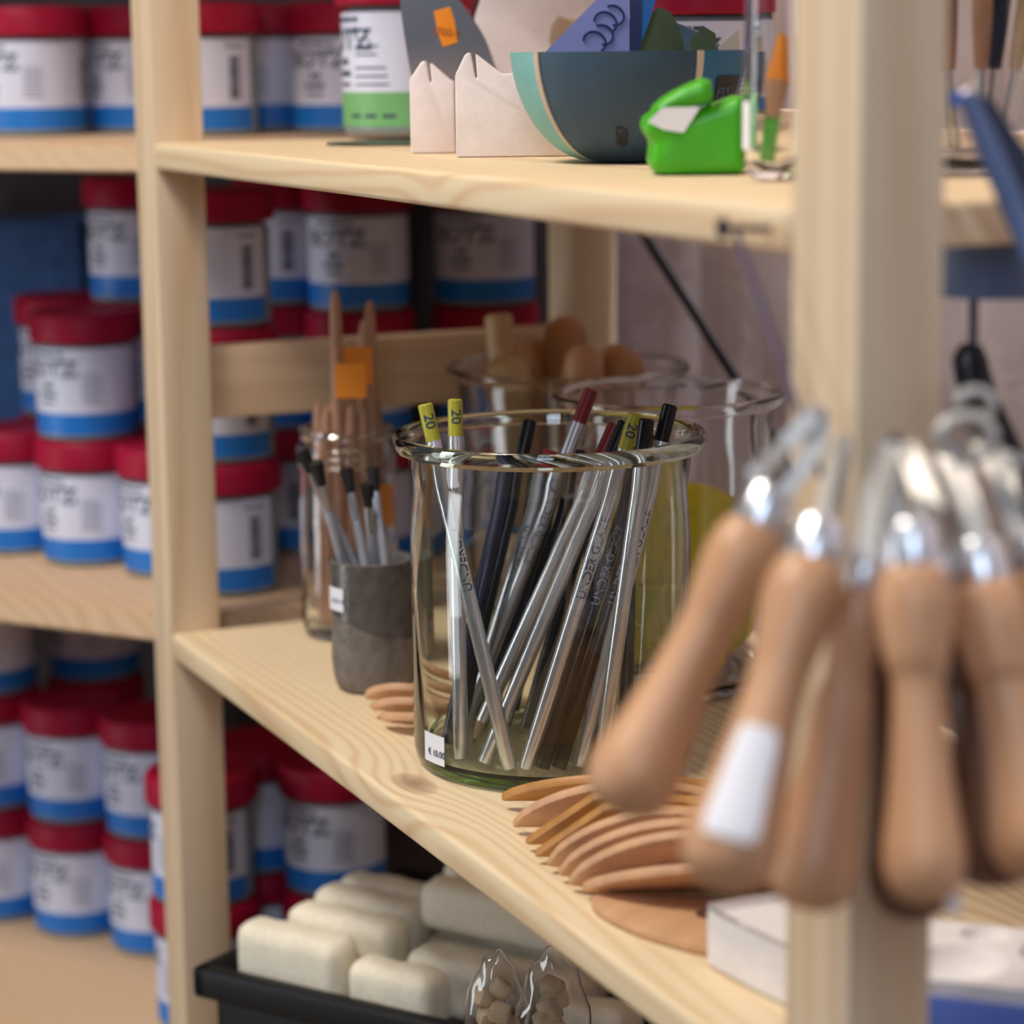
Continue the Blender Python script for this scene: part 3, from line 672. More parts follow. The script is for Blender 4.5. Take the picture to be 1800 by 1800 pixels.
for tp, Z, rb, mk, pp, cy, wd in (((862, 552), 1.78, .01, 'pear', True, True, 'straight wooden handle with a white price tag leaning left in the wide jar'), ((994, 556), 1.80, .016, 'grip_dark', False, False, 'dark brown turned handle highest in the wide jar'),
        ((1026, 606), 1.74, .015, 'grip', False, False, 'pale turned handle left of centre in the wide jar'), ((1088, 604), 1.765, .014, 'grip_dark', False, False, 'honey brown turned handle right of centre in the wide jar'),
        ((1168, 612), 1.81, .015, 'grip_dark', False, False, 'turned handle at the right rim of the wide jar'), ((842, 630), 1.74, .018, 'pear', False, False, 'pale bulbous handle at the left rim of the wide jar'), ((925, 592), 1.82, .013, 'grip_dark', False, False, 'dark turned handle at the back of the wide jar')):
    pt = atd(*tp, Z); h = Vector((pt.x-c3.x, pt.y-c3.y, 0)); f = min(1, (r3-.037)/max(h.length, .001)); pt = Vector((c3.x+h.x*f, c3.y+h.y*f, pt.z))
    p0 = Vector((c3.x+h.x*f*.6, c3.y+h.y*f*.6, .0090)); pear_tool(wd, p0, pt, rb, mk, pp, cy)
def blob(name, label, cat, loc, sx, sy, sz, m, group=None, seed=1):
    b = bmesh.new(); bmesh.ops.create_icosphere(b, subdivisions=4, radius=1)
    for v in b.verts:
        n = v.co.normalized(); k = 1+.02*math.sin(5*n.x+seed)+.02*math.cos(4*n.z+2*n.y+seed); e = .62
        v.co = Vector((math.copysign(abs(n.x)**e, n.x)*sx*k, math.copysign(abs(n.y)**e, n.y)*sy*k, math.copysign(abs(n.z)**e, n.z)*sz*k))
    return tag(obj(name, b, m, loc=loc, rotz=VR), label, cat, group)
ri_ = r2-.008-.003
blob('sponge', 'round yellow sponge standing upright in the back glass jar', 'sponge', (c2.x, c2.y, .0085+.061), ri_*.93, .026, .059, M['sponge_y'], 'yellow sponges', 2)
blob('sponge', 'second yellow sponge lower in front of the round one', 'sponge', (c2.x-ED.x*.040-ER.x*.004, c2.y-ED.y*.040-ER.y*.004, .0085+.030), ri_*.60, .009, .029, M['sponge_y'], 'yellow sponges', 4)

# ------------------------------------------------------------------ wooden ribs on the shelf
def rib_outline(L_, W_, pointed=.0, n=26):
    pts = []
    for i in range(n+1):
        t = i/n; x = L_*t
        if pointed: y = W_*min(1, t/pointed*1.0) if t < pointed else W_*(1-.35*(t-pointed))
        else: y = W_*math.sin(PI*t**.8)**.85
        pts.append((x, max(y, 0)))
    if pointed: pts.append((L_, 0))
    return pts
def rib(label, px, py, heading, lean, L_=.125, W_=.046, mk='rib', pointed=0, group='wooden ribs leaning in a row', th=.0055, z=0.0, name='wooden_rib'):
    pts = rib_outline(L_, W_, pointed); out = []
    for p in pts:
        if not out or (abs(p[0]-out[-1][0])+abs(p[1]-out[-1][1])) > 1e-4: out.append(p)
    if out[-1][1] < 1e-4 and out[0][1] < 1e-4 and not pointed: pass
    b = bmesh.new(); prism(b, out, th, bev=.0016, seg=2)
    p = atz(px, py, 0)
    t = obj(name, b, M[mk]); tag(t, label, 'rib', group)
    t.matrix_world = Matrix.Translation((p.x, p.y, .0006+z)) @ Matrix.Rotation(heading, 4, 'Z') @ Matrix.Rotation(lean, 4, 'X')
    return t
HD = VR+.06
rows = [((880, 1424), -.10, -.75, 'rib_honey', 0, 'honey wood rib nearest the pencil jar'), ((900, 1468), .10, .80, 'rib', 0, 'pale wood rib second from the pencil jar'), ((922, 1499), .30, .72, 'rib_honey', .24, 'honey wood rib with an angled corner, third from the pencil jar'),
        ((938, 1521), .28, .70, 'rib_honey', .24, 'darker honey rib with an angled corner, fourth from the pencil jar'), ((960, 1537), .18, .66, 'rib', 0, 'rounded beech rib fifth from the pencil jar'),
        ((980, 1554), .17, .68, 'rib', 0, 'rounded beech rib sixth from the pencil jar'), ((998, 1570), .16, .72, 'rib', 0, 'rounded beech rib seventh from the pencil jar'), ((1022, 1582), .04, 1.05, 'rib', 0, 'rounded beech rib at the near end of the leaning row')]
for i, ((px, py), hd, ln, mk, pt_, wd) in enumerate(rows):
    rib(wd, px, py, VR-.02+.02*hd, abs(ln) if i else 1.0, mk=mk, pointed=pt_, W_=.045 if i else .036, L_=.150, z=(.003 if i else .004))
# the flat one with a hole
b = bmesh.new(); q = atz(1045, 1592, 0); Lf = .122; n = 40
out = []; 
for i in range(n): 
    a = 2*PI*i/n; out.append((Lf/2*(1+math.cos(a)), .030*math.sin(a)*(1+.25*math.cos(a))))
b2 = bmesh.new(); prism(b2, out, .005, bev=.0014); bmesh.ops.transform(b2, matrix=Matrix.Rotation(-PI/2, 4, 'X'), verts=b2.verts); merge(b, b2)
flat = obj('wooden_rib', b, M['rib'], loc=(q.x, q.y, .0056), rotz=VR-.62); tag(flat, 'pale wooden rib lying flat in front of the leaning row, with a hole', 'rib')
o = obj('hole', lathe(bmesh.new(), [(0, 0), (.0058, 0), (.0058, .0008), (0, .0008)], 24), mat('hole shade', (.10, .04, .015), .9), flat, loc=(.060, .006, -.0004+.0004)); o['label'] = 'small dark drilled hole'
for i, (px, py) in enumerate(((640, 1243), (652, 1262), (668, 1280))):
    rib(['wooden rib tip furthest back, half behind the pencil jar', 'middle one of the three rib tips behind the pencil jar', 'wooden rib lying nearest the cup foot behind the pencil jar'][i], px, py, VR-.12, (1.05, 1.15, 1.3)[i], L_=.062, W_=.024, z=.004, group='ribs behind the pencil jar')

# ------------------------------------------------------------------ plaster pieces at the near post
q0 = atz(1240, 1700, 0)
pb = bmesh.new()
Pp = [atz(1240, 1698, 0), atz(1305, 1735, 0), atz(1382, 1764, 0)]
hgt = .031
base = [Pp[0], Pp[1], Pp[2]+Vector((.012, -.002, 0)), Pp[2]+Vector((.012, .075, 0))-Vector((.03, 0, 0)), atz(1372, 1672, 0)+ER*.004]
lo = [pb.verts.new((p.x, p.y, .0004)) for p in base]; hi = [pb.verts.new((p.x, p.y, hgt)) for p in base]
pb.faces.new(lo[::-1]); tf = pb.faces.new(hi)
for i in range(5): pb.faces.new((lo[i], lo[(i+1) % 5], hi[(i+1) % 5], hi[i]))
r_ = bmesh.ops.inset_region(pb, faces=[tf], thickness=.009)
bmesh.ops.translate(pb, verts=tf.verts[:], vec=(0, 0, -.006))
bmesh.ops.bevel(pb, geom=[e for e in pb.edges], offset=.0016, segments=2, affect='EDGES')
tag(obj('plaster_dish', pb, M['plaster']), 'white plaster dish on the shelf left of the near post', 'dish')
def slab_wells(name, label, c, hd, lx, ly, h, wells, m, cat):
    n = 60; b = bmesh.new(); g = {}
    for i in range(n+1):
        for j in range(n+1):
            x = lx*(i/n-.5); y = ly*(j/n-.5); z = h
            for wx, wy, wr, wd in wells:
                r = math.hypot(x-wx, y-wy)/wr
                if r < 1: z -= wd*(1-r*r)**.6
            g[i, j] = b.verts.new((x, y, z))
    for i in range(n):
        for j in range(n): b.faces.new((g[i, j], g[i+1, j], g[i+1, j+1], g[i, j+1]))
    lo = {}
    ring = [(i, 0) for i in range(n)]+[(n, j) for j in range(n)]+[(i, n) for i in range(n, 0, -1)]+[(0, j) for j in range(n, 0, -1)]
    for k in ring: v = g[k].co; lo[k] = b.verts.new((v.x, v.y, 0))
    for a, c_ in zip(ring, ring[1:]+ring[:1]): b.faces.new((g[a], lo[a], lo[c_], g[c_]))
    b.faces.new([lo[k] for k in ring[::-1]])
    return tag(obj(name, b, m, loc=c, rotz=hd), label, cat)
cc = atz(1765, 1690, .030)
slab_wells('plaster_palette', 'white plaster palette with round wells behind the near post', (cc.x-.002, cc.y+.004, .0006+.004), VR-.35, .082, .072, .026, [(-.019, -.012, .020, .015), (.021, .012, .018, .014), (-.014, .025, .010, .008)], M['plaster'], 'palette')
b = bmesh.new(); box(b, -.047, .047, -.044, .044, 0, .0035, .001); 
for s in (-1, 1):
    box(b, -.047, .047, s*.044-.0015, s*.044+.0015, 0, .0265, .0007); box(b, s*.047-.0015, s*.047+.0015, -.044, .044, 0, .0265, .0007)
tag(obj('plastic_tray', b, mat('periwinkle plastic', (.10, .18, .60), .45), loc=(cc.x-.002, cc.y+.004, .0004), rotz=VR-.35), 'periwinkle blue plastic tray under the plaster palette', 'tray')

# ------------------------------------------------------------------ things on the upper shelf
TZ = .3463
def holder(label, px0, px1, py, zt, outline, depth=.030, gap=.0016):
    q = atz((px0+px1)/2, py, .346); t = thing('scraper_holder', label, 'holder', (q.x, q.y, TZ), VR, 'bisque scraper holders')
    b = bmesh.new(); s = (q-CAM).dot(FW)/F
    X = lambda x: (x-(px0+px1)/2)*s; Zz = lambda y: (py-y)*s
    pts = [(X(x), max(0, Zz(y))) for x, y in outline]
    prism(b, pts, .009, bev=.0012, seg=2)
    obj('front_cheek', b, M['bisque'], t)
    b = bmesh.new(); prism(b, pts, .014, mtx=Matrix.Translation((0, .0115, 0)), bev=.0012, seg=2); obj('rear_cheek', b, M['bisque'], t)
    b = bmesh.new(); box(b, min(p[0] for p in pts)+.001, max(p[0] for p in pts)-.001, .008, .0125, 0, .022); obj('foot', b, M['bisque'], t, smooth=False)
    return t
holder('small slotted bisque clay holder on the upper shelf beside the green banded jar', 722, 800, 270, 112, [(722, 270), (722, 142), (744, 111), (751, 110), (758, 148), (761, 148), (758, 113), (794, 145), (800, 146), (800, 270)])
holder('longer slotted bisque clay holder on the upper shelf left of the bowl', 802, 1040, 276, 95, [(802, 276), (802, 134), (820, 98), (829, 94), (838, 140), (841, 140), (838, 97), (884, 133), (905, 132), (1040, 130), (1040, 276)])
# steel kidney scraper with sticker
q = atz(790, 262, .346)+ED*.0128; s = 1.45/F
b = bmesh.new(); out = [(x*s, z*s) for x, z in [(-66, 118), (-80, 190), (-90, 280), (-88, 360), (-20, 420), (10, 300), (40, 250), (68, 205), (88, 150), (94, 128), (60, 112), (0, 100), (-44, 100)]]
sm = [(p.x, p.z) for p in smoothpts([(x, 0, z) for x, z in out], 5, True)]
prism(b, sm, .0009)
for v in b.verts: v.co.y += 9*(v.co.x+.010)**2
kd = obj('steel_scraper', b, mat('grey steel sheet', (.40, .39, .41), .24, 1), loc=(q.x, q.y, TZ), rotz=VR); tag(kd, 'grey steel kidney scraper with an orange price sticker in the clay holders', 'scraper')
b = bmesh.new(); prism(b, [(x*s, z*s) for x, z in [(-26, 254), (4, 262), (12, 238), (17, 196), (-10, 188), (-20, 215)]], .0003, Matrix.Translation((0, -.0004, 0)))
for v in b.verts: v.co.y += 9*(v.co.x+.010)**2-.0002
o = obj('price_sticker', b, M['orange'], kd, smooth=False); o['label'] = 'orange price sticker with printed digits'
b = text_bm('1700-2', .0065, 0); bmesh.ops.transform(b, matrix=Matrix.Translation((-.0015, -.0006, 208*s)) @ Matrix.Rotation(PI/2, 4, 'X') @ Matrix.Rotation(-.12, 4, 'Z'), verts=b.verts)
for v in b.verts: v.co.y += 9*(v.co.x+.010)**2-.0004
obj('price', b, mat('brown ink', (.35, .10, .01), .6), o, smooth=False)
# big plaster plate behind
q = atz(940, 256, .346)+ED*.02; s = (q-CAM).dot(FW)/F
b = bmesh.new(); X = lambda x, y: ((x-940)*s, (256-y)*s)
prism(b, [X(*p) for p in [(868, 256), (838, 120), (838, 35), (852, -5), (872, -60), (893, -60), (886, -2), (893, 5), (902, 3), (906, -60), (1060, -60), (1060, 40), (1003, 42), (985, 36), (972, 52), (968, 80), (975, 100), (1060, 104), (1060, 256)]], .011, bev=.0014)
tag(obj('plaster_plate', b, M['bisque'], loc=(q.x, q.y, TZ), rotz=VR), 'tall white notched bisque plate standing behind the clay holders', 'plate')
# bowl of four rubber quarters
q = atz(1108, 287, .346)+ED*.020; BW = Vector((q.x, q.y, TZ)); Zb = (q-CAM).dot(FW); RB = 206*Zb/F; HB = 190*Zb/F
bowl = thing('rubber_bowl', 'bowl of teal, slate and petrol rubber quarters with cream seams on the upper shelf', 'bowl', BW, VR)
def quarter(a0, a1, m, nm, lift=0, inner=None, r_add=0):
    b = bmesh.new(); n = 18; k = 16; G = []
    for side, off in ((0, 0), (1, -.0035)):
        g = []
        for i in range(n+1):
            a = a0+(a1-a0)*i/n; row = []
            for j in range(k+1):
                t = j/k; ph = t*PI/2; r = (RB+off+r_add)*(.26+.74*math.sin(ph)**.95) if j else (RB+off)*.26
                z = HB*(1-math.cos(ph)**1.15) + (lift*t*math.sin(PI*i/n) if lift else 0) + (-off if side else 0)*(1-t)
                row.append(b.verts.new((r*math.sin(a), -r*math.cos(a), z)))
            g.append(row)
        G.append(g)
    for g in G:
        for i in range(n):
            for j in range(k): b.faces.new((g[i][j], g[i+1][j], g[i+1][j+1], g[i][j+1]))
    for j in range(k):
        for i in (0, n): b.faces.new((G[0][i][j], G[0][i][j+1], G[1][i][j+1], G[1][i][j]))
    for i in range(n):
        for j in (0, k): b.faces.new((G[0][i][j], G[0][i+1][j], G[1][i+1][j], G[1][i][j]))
    return obj(nm, b, m, bowl)
D = math.radians
for a0, a1, mm, l_ in ((-50, 33, 'slate', 0), (34.5, 118, 'petrol', 0), (119.5, 222, 'slate', .018), (-136.5, -51.5, 'teal', 0)):
    quarter(D(a0), D(a1), M[mm], 'rubber_quarter', l_)
for a0 in (-51.3, 33.2, 118.3, 222.7):
    quarter(D(a0-1.6), D(a0+1.6), M['cream'], 'seam', 0, r_add=.0012)
obj('bowl_base', lathe(bmesh.new(), [(0, .0004), (RB*.3, .0004), (RB*.3, .004), (0, .004)], 30), M['slate'], bowl)
def flat_text(s_, size, m, parent, mtx, name='lettering', bold=0):
    b = text_bm(s_, size, bold); bmesh.ops.transform(b, matrix=mtx, verts=b.verts); return obj(name, b, m, parent, smooth=False)
# handwriting on the slate quarter and a dark sticker on the petrol one
b = bmesh.new(); b2 = text_bm('4057', .0085, .0003, .002)
for v in b2.verts:
    x, y = v.co.x, v.co.y   # runs upwards along the wall
    ph = math.radians(38)+(-x)/RB*-1.0; r = (RB+.0008)*(.26+.74*math.sin(ph)**.95); z = HB*(1-math.cos(ph)**1.15); a = math.radians(-3)-y/r
    v.co = Vector((r*math.sin(a), -r*math.cos(a), z))
merge(b, b2); obj('handwriting', b, M['blackm'], bowl, smooth=False)
b = bmesh.new(); n = 8
for i in range(n):
    for j in range(n):
        vs = []
        for di, dj in ((0, 0), (1, 0), (1, 1), (0, 1)):
            a = D(46+22*(i+di)/n); ph = D(52+22*(j+dj)/n); r = (RB+.0008)*(.26+.74*math.sin(ph)**.95); vs.append(b.verts.new((r*math.sin(a), -r*math.cos(a), HB*(1-math.cos(ph)**1.15))))
        b.faces.new(vs)
bmesh.ops.remove_doubles(b, verts=b.verts, dist=1e-5); o = obj('dark_sticker', b, M['blackm'], bowl)
b = bmesh.new(); b2 = text_bm('FS51', .009, .0003, .002)
for v in b2.verts:
    a = D(55)+v.co.x/RB; ph = D(62)+v.co.y/RB; r = (RB+.0013)*(.26+.74*math.sin(ph)**.95); v.co = Vector((r*math.sin(a), -r*math.cos(a), HB*(1-math.cos(ph)**1.15)))
merge(b, b2); obj('lettering', b, mat('blue ink', (.03, .06, .12), .5), o, smooth=False)
# cards standing in the bowl
def card(label, pts, dz, m, t=.0012, dep=0.0, m2=None):
    o0 = BW+ED*dep; s = (o0-CAM).dot(FW)/F
    b = bmesh.new(); prism(b, [((x-1108)*s, (287-y)*s) for x, y in pts], t)
    o = obj('card', b, m, loc=o0, rotz=VR, smooth=False); tag(o, label, 'card', 'cards in the rubber bowl'); return o, s
o, s = card('lilac card with a curled double emblem standing in the rubber bowl', [(958, 98), (1082, -25), (1108, -25), (1108, 205), (1030, 205)], 0, M['lilac'], dep=-.014)
b = bmesh.new()
def arc_(cx, cy, rx, ry, a0, a1, rot, w_):
    pts = []
    for i in range(15):
        a = a0+(a1-a0)*i/14; x = rx*math.cos(a); y = ry*math.sin(a); x, y = x*math.cos(rot)-y*math.sin(rot), x*math.sin(rot)+y*math.cos(rot)
        pts.append(((cx+x-1108)*s, -.0006, (287-cy+y)*s))
    tube(b, pts, w_, 6, up=(0, 1, 0))
for cx, cy in ((1066, 45), (1047, 78)):
    arc_(cx, cy, 20, 17, -.5, 3.6, -.5, .0006); arc_(cx+14, cy-12, 19, 16, -1.2, 2.6, -.5, .0006)
obj('emblem', b, M['deepblue'], o); 
card('deep blue card edge behind the lilac card in the bowl', [(1110, 205), (1110, -25), (1132, -25), (1130, 80), (1125, 205)], 0, M['deepblue'], dep=-.008)
card('bright blue card with rounded corner in the rubber bowl', [(1122, 205), (1122, -25), (1152, -25), (1156, 12), (1148, 40), (1128, 92), (1126, 205)], 0, M['skyblue'], dep=.002)
card('dark rubber sheet curling up at the back of the rubber bowl', [(1128, 180), (1130, 92), (1150, 35), (1165, 24), (1185, 34), (1200, 60), (1208, 92), (1208, 180)], 0, M['olive'], dep=.016)
card('olive card at the right side of the rubber bowl', [(1222, 205), (1218, 80), (1240, 56), (1262, 70), (1262, 205)], 0, M['olive'], dep=.010)
card('pale cream card at the right side of the rubber bowl', [(1262, 180), (1266, 92), (1302, 62), (1304, 180)], 0, M['cream'], dep=.004)
# folded lime silicone
q = atz(1238, 311, .346)+ED*.030; s = (q-CAM).dot(FW)/F
lime = thing('silicone_mitt', 'folded lime green silicone piece with white sticker on the upper shelf', 'kitchen mitt', (q.x, q.y, TZ), VR)
b = bmesh.new()
def ell(cx, cz, cy, rx, rz, ry, rot=0):
    b2 = bmesh.new(); bmesh.ops.create_icosphere(b2, subdivisions=4, radius=1)
    for v in b2.verts:
        n = v.co.normalized(); e = .72; v.co = Vector((math.copysign(abs(n.x)**e, n.x)*rx, math.copysign(abs(n.y)**e, n.y)*ry, math.copysign(abs(n.z)**e, n.z)*rz))
    bmesh.ops.transform(b2, matrix=Matrix.Translation((cx, cy, cz)) @ Matrix.Rotation(-rot, 4, 'Y'), verts=b2.verts); merge(b, b2)
X2 = lambda l: [((x-1238)*s, max(.0002, (311-y)*s)) for x, y in l]
prism(b, X2([(1168, 311), (1306, 311), (1313, 300), (1313, 240), (1313, 178), (1300, 177), (1256, 194), (1215, 206), (1172, 200), (1146, 204), (1135, 224), (1141, 242), (1158, 255), (1150, 270), (1148, 290), (1154, 304)]), .046, Matrix.Translation((0, -.020, 0)), bev=.005, seg=3)
prism(b, X2([(1143, 204), (1168, 178), (1205, 159), (1238, 145), (1252, 150), (1257, 174), (1253, 188), (1216, 194), (1186, 203), (1160, 214)]), .030, Matrix.Translation((0, -.024, 0)), bev=.005, seg=3)
o = obj('silicone_body', b, M['lime'], lime)
rm = o.modifiers.new('union', 'REMESH'); rm.mode = 'VOXEL'; rm.voxel_size = .0009; rm.use_smooth_shade = True
smo = o.modifiers.new('smooth', 'SMOOTH'); smo.factor = .6; smo.iterations = 14
b = bmesh.new(); prism(b, [((x-1238)*s, (311-y)*s) for x, y in [(1142, 218), (1168, 194), (1232, 194), (1203, 237), (1170, 232)]], .0008, Matrix.Translation((0, -.0268, 0)))
o = obj('white_sticker', b, M['white'], lime, smooth=False)
# glass with brush beside the near post
q = atz(1372, 322, .346); GZ = (q-CAM).dot(FW); q = q+ED*.022
gl = glass_jar('glass_tumbler', 'clear glass beside the near post on the upper shelf holding an orange tipped handle', (q.x, q.y, TZ), 58*GZ/F, .120, 60*GZ/F, wall=.002, base=.006, m=M['glass2'], rim_t=.003)
GJ = q
b = bmesh.new(); wrap_add(b, rect_bm(-.004, .004, .014, .035, .002), 58*GZ/F+.0004, VR-D(72), 0); o = obj('white_sticker', b, M['white'], gl)
def dipped(label, p0, p1, cat='tool'):
    t = bpy.data.objects.new('wooden_tool', None); COL.objects.link(t); t.empty_display_size = .01; tag(t, label, cat, 'tools in the glass tumbler')
    t.matrix_world = align(p0, p1); Lg = (Vector(p1)-Vector(p0)).length
    obj('handle', lathe(bmesh.new(), [(0, .02), (.003, .02), (.0055, .035), (.0058, Lg*.62), (0, Lg*.62)], 16), M['grip'], t)
    obj('painted_end', lathe(bmesh.new(), [(0, Lg*.62), (.0059, Lg*.62), (.0050, Lg-.018), (.0025, Lg-.003), (0, Lg)], 16), M['orange'], t)
    obj('blade', box(bmesh.new(), -.004, .004, -.0006, .0006, 0, .022, .0003), M['lime'], t)
dipped('wooden tool with an orange end leaning in the tumbler', Vector((GJ.x, GJ.y, TZ+.0075))-ER*.004, atd(1377, 55, GZ+.02))
# grey label box behind the bowl, jar behind
q = atd(1235, 60, 1.52); jar(q.x, q.y, .3463, 8, 'glaze jar in the shade behind the rubber bowl')
place_jars()

# ------------------------------------------------------------------ nail, cord and the bunch of turning tools on the near post
pn = Vector((.862, 0, .337))
b = bmesh.new(); tube(b, [pn+Vector((0, .004, 0)), pn+Vector((0, -.020, .001))], .0013, 10); lathe(b, [(0, 0), (.0042, 0), (.0042, .0012), (0, .0012)], 16, Matrix.Translation(pn+Vector((0, -.0195, .001))) @ Matrix.Rotation(PI/2, 4, 'X'))
tag(obj('nail', b, M['nail']), 'dark nail driven into the edge of the upper shelf by the near post', 'nail')
ps = pn+Vector((.0015, -.015, -.001)); pe = atd(1444, 838, .905)
b = bmesh.new(); tube(b, smoothpts([ps, ps+(pe-ps)*.35, ps+(pe-ps)*.7, pe], 6), .0013, 8)
tag(obj('cord', b, M['string']), 'thin violet cord hanging from the nail down to the turning tools', 'cord')
def turn_tool(label, fer, end, Z0, Z1, rb=.0155, mk='grip', loop=None, sticker=None, fr=.0098, loopZ=None, lw=.0046):
    """turned handle hanging down from its ferrule; loop is the metal strip above it"""
    pf, pe = atd(*fer, Z0), atd(*end, Z1); L_ = (pe-pf).length
    t = bpy.data.objects.new('turning_tool', None); COL.objects.link(t); t.empty_display_size = .01; tag(t, label, 'tool', 'loop tools bunched on the near post')
    t.matrix_world = align(pf, pe)
    pr = [(0, .008), (fr*.95, .008), (fr*1.20, .011), (fr*1.36, .018), (fr*1.36, .025), (fr*1.16, .040), (rb*.62, L_*.40), (rb*.68, L_*.55), (rb*.84, L_*.72), (rb*1.0, L_*.86), (rb*.93, L_*.93), (rb*.70, L_*.975), (rb*.35, L_*.997), (0, L_)]
    pr = [(max(0, p.x), p.z) for p in smoothpts([(r, 0, z) for r, z in pr[1:-1]], 4)]
    obj('handle', lathe(bmesh.new(), [(0, .008)]+pr+[(0, L_)], 40), M[mk], t)
    obj('ferrule', lathe(bmesh.new(), [(0, -.006), (fr*.92, -.006), (fr*.98, -.005), (fr, .002), (fr*1.04, .010), (fr*.98, .011), (0, .011)], 28), M['ferrule'], t)
    if loop:
        lp = [t.matrix_world.inverted() @ atd(x, y, z) for x, y, z in loop]
        wd = t.matrix_world.inverted().to_3x3() @ (FW+RX*.25)
        b = bmesh.new(); ribbon(b, smoothpts(lp, 2), lw, .0011, wd); o = obj('metal_loop', b, M['loop'], t, smooth=False)
    if sticker:
        z0, z1, a0, ww = sticker; b = bmesh.new(); rr = lambda z: rb*(.68+.16*min(1, max(0, (z/L_-.55)/.17))+.16*min(1, max(0, (z/L_-.72)/.14)))+.0004
        n = 10; k = 8; g = [[None]*(k+1) for _ in range(n+1)]
        for i in range(n+1):
            for j in range(k+1):
                z = z0+(z1-z0)*i/n; a = ww*(j/k-.5)*(1 if 0 < i < n else .8); g[i][j] = b.verts.new(((rr(z)+.0008)*math.cos(a), (rr(z)+.0008)*math.sin(a), z))
        for i in range(n):
            for j in range(k): b.faces.new((g[i][j], g[i+1][j], g[i+1][j+1], g[i][j+1]))
        o = obj('white_sticker', b, M['white'], t); toc = t.matrix_world.inverted() @ CAM; o.rotation_euler.z = math.atan2(toc.y, toc.x)+a0
    return t
turn_tool('leftmost turning tool, swung out in front of the pencil jar', (1347, 888), (1082, 1428), .90, .885, .0165, loop=[(1350, 880, .90), (1326, 842, .900), (1334, 828, .900), (1382, 780, .905), (1430, 730, .905), (1442, 738, .908), (1432, 790, .905), (1368, 880, .905)], lw=.0066)
turn_tool('turning tool with a white sticker, second from the left', (1437, 948), (1262, 1562), .865, .83, .0165, loop=[(1436, 940, .865), (1450, 880, .87), (1470, 790, .885), (1486, 772, .89), (1486, 800, .888), (1466, 880, .875), (1448, 940, .866)], sticker=(.072, .112, .1, 1.15))
turn_tool('slim turning tool with bluish ferrule, third from the left', (1522, 992), (1418, 1600), .874, .870, .0158, fr=.0065, loop=[(1528, 985, .862), (1540, 900, .868), (1570, 800, .88), (1562, 792, .882), (1530, 860, .872), (1518, 985, .863)])
turn_tool('turning tool hanging straight down in the middle of the bunch', (1604, 952), (1627, 1590), .845, .825, .0138, loop=[(1604, 945, .845), (1620, 880, .85), (1650, 900, .855), (1610, 800, .87), (1590, 780, .88), (1598, 820, .87), (1628, 900, .855), (1614, 945, .846)], fr=.0095)
turn_tool('turning tool darkened as shade behind the straight middle one', (1562, 1000), (1608, 1618), .889, .882, .0155, mk='grip_shaded', fr=.0075, loop=[(1560, 990, .889), (1560, 880, .889), (1552, 800, .889), (1566, 792, .889), (1582, 880, .889), (1572, 990, .889)], sticker=(.108, .122, -1.15, .9))
turn_tool('turning tool slanting right, second from the right', (1722, 985), (1835, 1540), .865, .84, .0160, loop=[(1722, 978, .865), (1700, 900, .87), (1665, 815, .88), (1652, 790, .885), (1678, 790, .886), (1712, 880, .874), (1735, 978, .866)])
turn_tool('shaded turning tool between the middle and right ones', (1694, 1000), (1756, 1560), .905, .89, .0165, mk='grip_shaded', loop=[(1692, 992, .905), (1676, 900, .90), (1650, 815, .895), (1662, 808, .895), (1696, 900, .90), (1706, 992, .905)])
turn_tool('rightmost turning tool with a white sticker at the picture edge', (1808, 955), (1940, 1520), .915, .915, .0160, mk='grip_dark', loop=[(1790, 948, .885), (1750, 840, .895), (1700, 740, .91), (1722, 735, .912), (1775, 840, .90), (1802, 948, .886)], sticker=(.075, .10, -.9, 1.1))
# hook that carries them
b = bmesh.new(); hp = Vector((.9258, .016, .258)); e1 = atd(1560, 785, .90)
tube(b, smoothpts([hp, hp+(e1-hp)*.5+Vector((0, 0, -.004)), e1+Vector((0, 0, -.006)), e1+Vector((.006, 0, .004))], 6), .0022, 10)
tag(obj('hook', b, M['nail']), 'dark metal hook in the near post carrying the turning tools', 'hook')
# metal clump and dark long tool at the right
def wire_coil(label, px, py, Z, r, turns=3):
    c = atd(px, py, Z); b = bmesh.new(); pts = []
    for i in range(turns*16+1):
        a = 2*PI*i/16; pts.append(c+RX*(r*math.cos(a))-DN*(r*.8*math.sin(a))+FW*(.003*i/16))
    tube(b, pts, .0021, 8); return tag(obj('wire_loop', b, M['loop']), label, 'wire loop', 'wire loops on the near post')
wire_coil('upper coil of steel wire beside the near post', 1715, 712, .90, .0065, 2)
wire_coil('lower coil of steel wire beside the near post', 1700, 770, .88, .0095, 3)
wire_coil('small coil of steel wire nearest the right picture edge', 1768, 820, .93, .0055, 2)
b = bmesh.new(); s9 = 1.02
pa, pb_, pc = atd(1712, 492, 1.02), atd(1710, 612, 1.02), atd(1705, 655, 1.02)
lt = thing('hanging_scraper', 'dark oval ended metal tool on a rod hanging below the upper shelf at the right', 'tool', pa)
def child(name, bm, m, **k):
    bmesh.ops.translate(bm, verts=bm.verts, vec=-pa); return obj(name, bm, m, lt, **k)
child('rod', tube(bmesh.new(), [pa+Vector((0, 0, .001)), pb_], .0019, 10), M['dnavy'])
b = bmesh.new(); sp = [atd(x, y, 1.02) for x, y in ((1709, 605), (1706, 640), (1716, 680), (1740, 740), (1790, 850), (1822, 930))]
tube(b, smoothpts(sp, 5), [.004+.0035*min(1, i/4) for i in range(26)], 14, flat=.45, up=tuple(FW)); child('blade', b, M['black'])
disc = atd(1745, 440, 1.03)
b = lathe(bmesh.new(), [(0, 0), (.023, 0), (.0245, .002), (.0245, .021), (.022, .024), (0, .024)], 40)
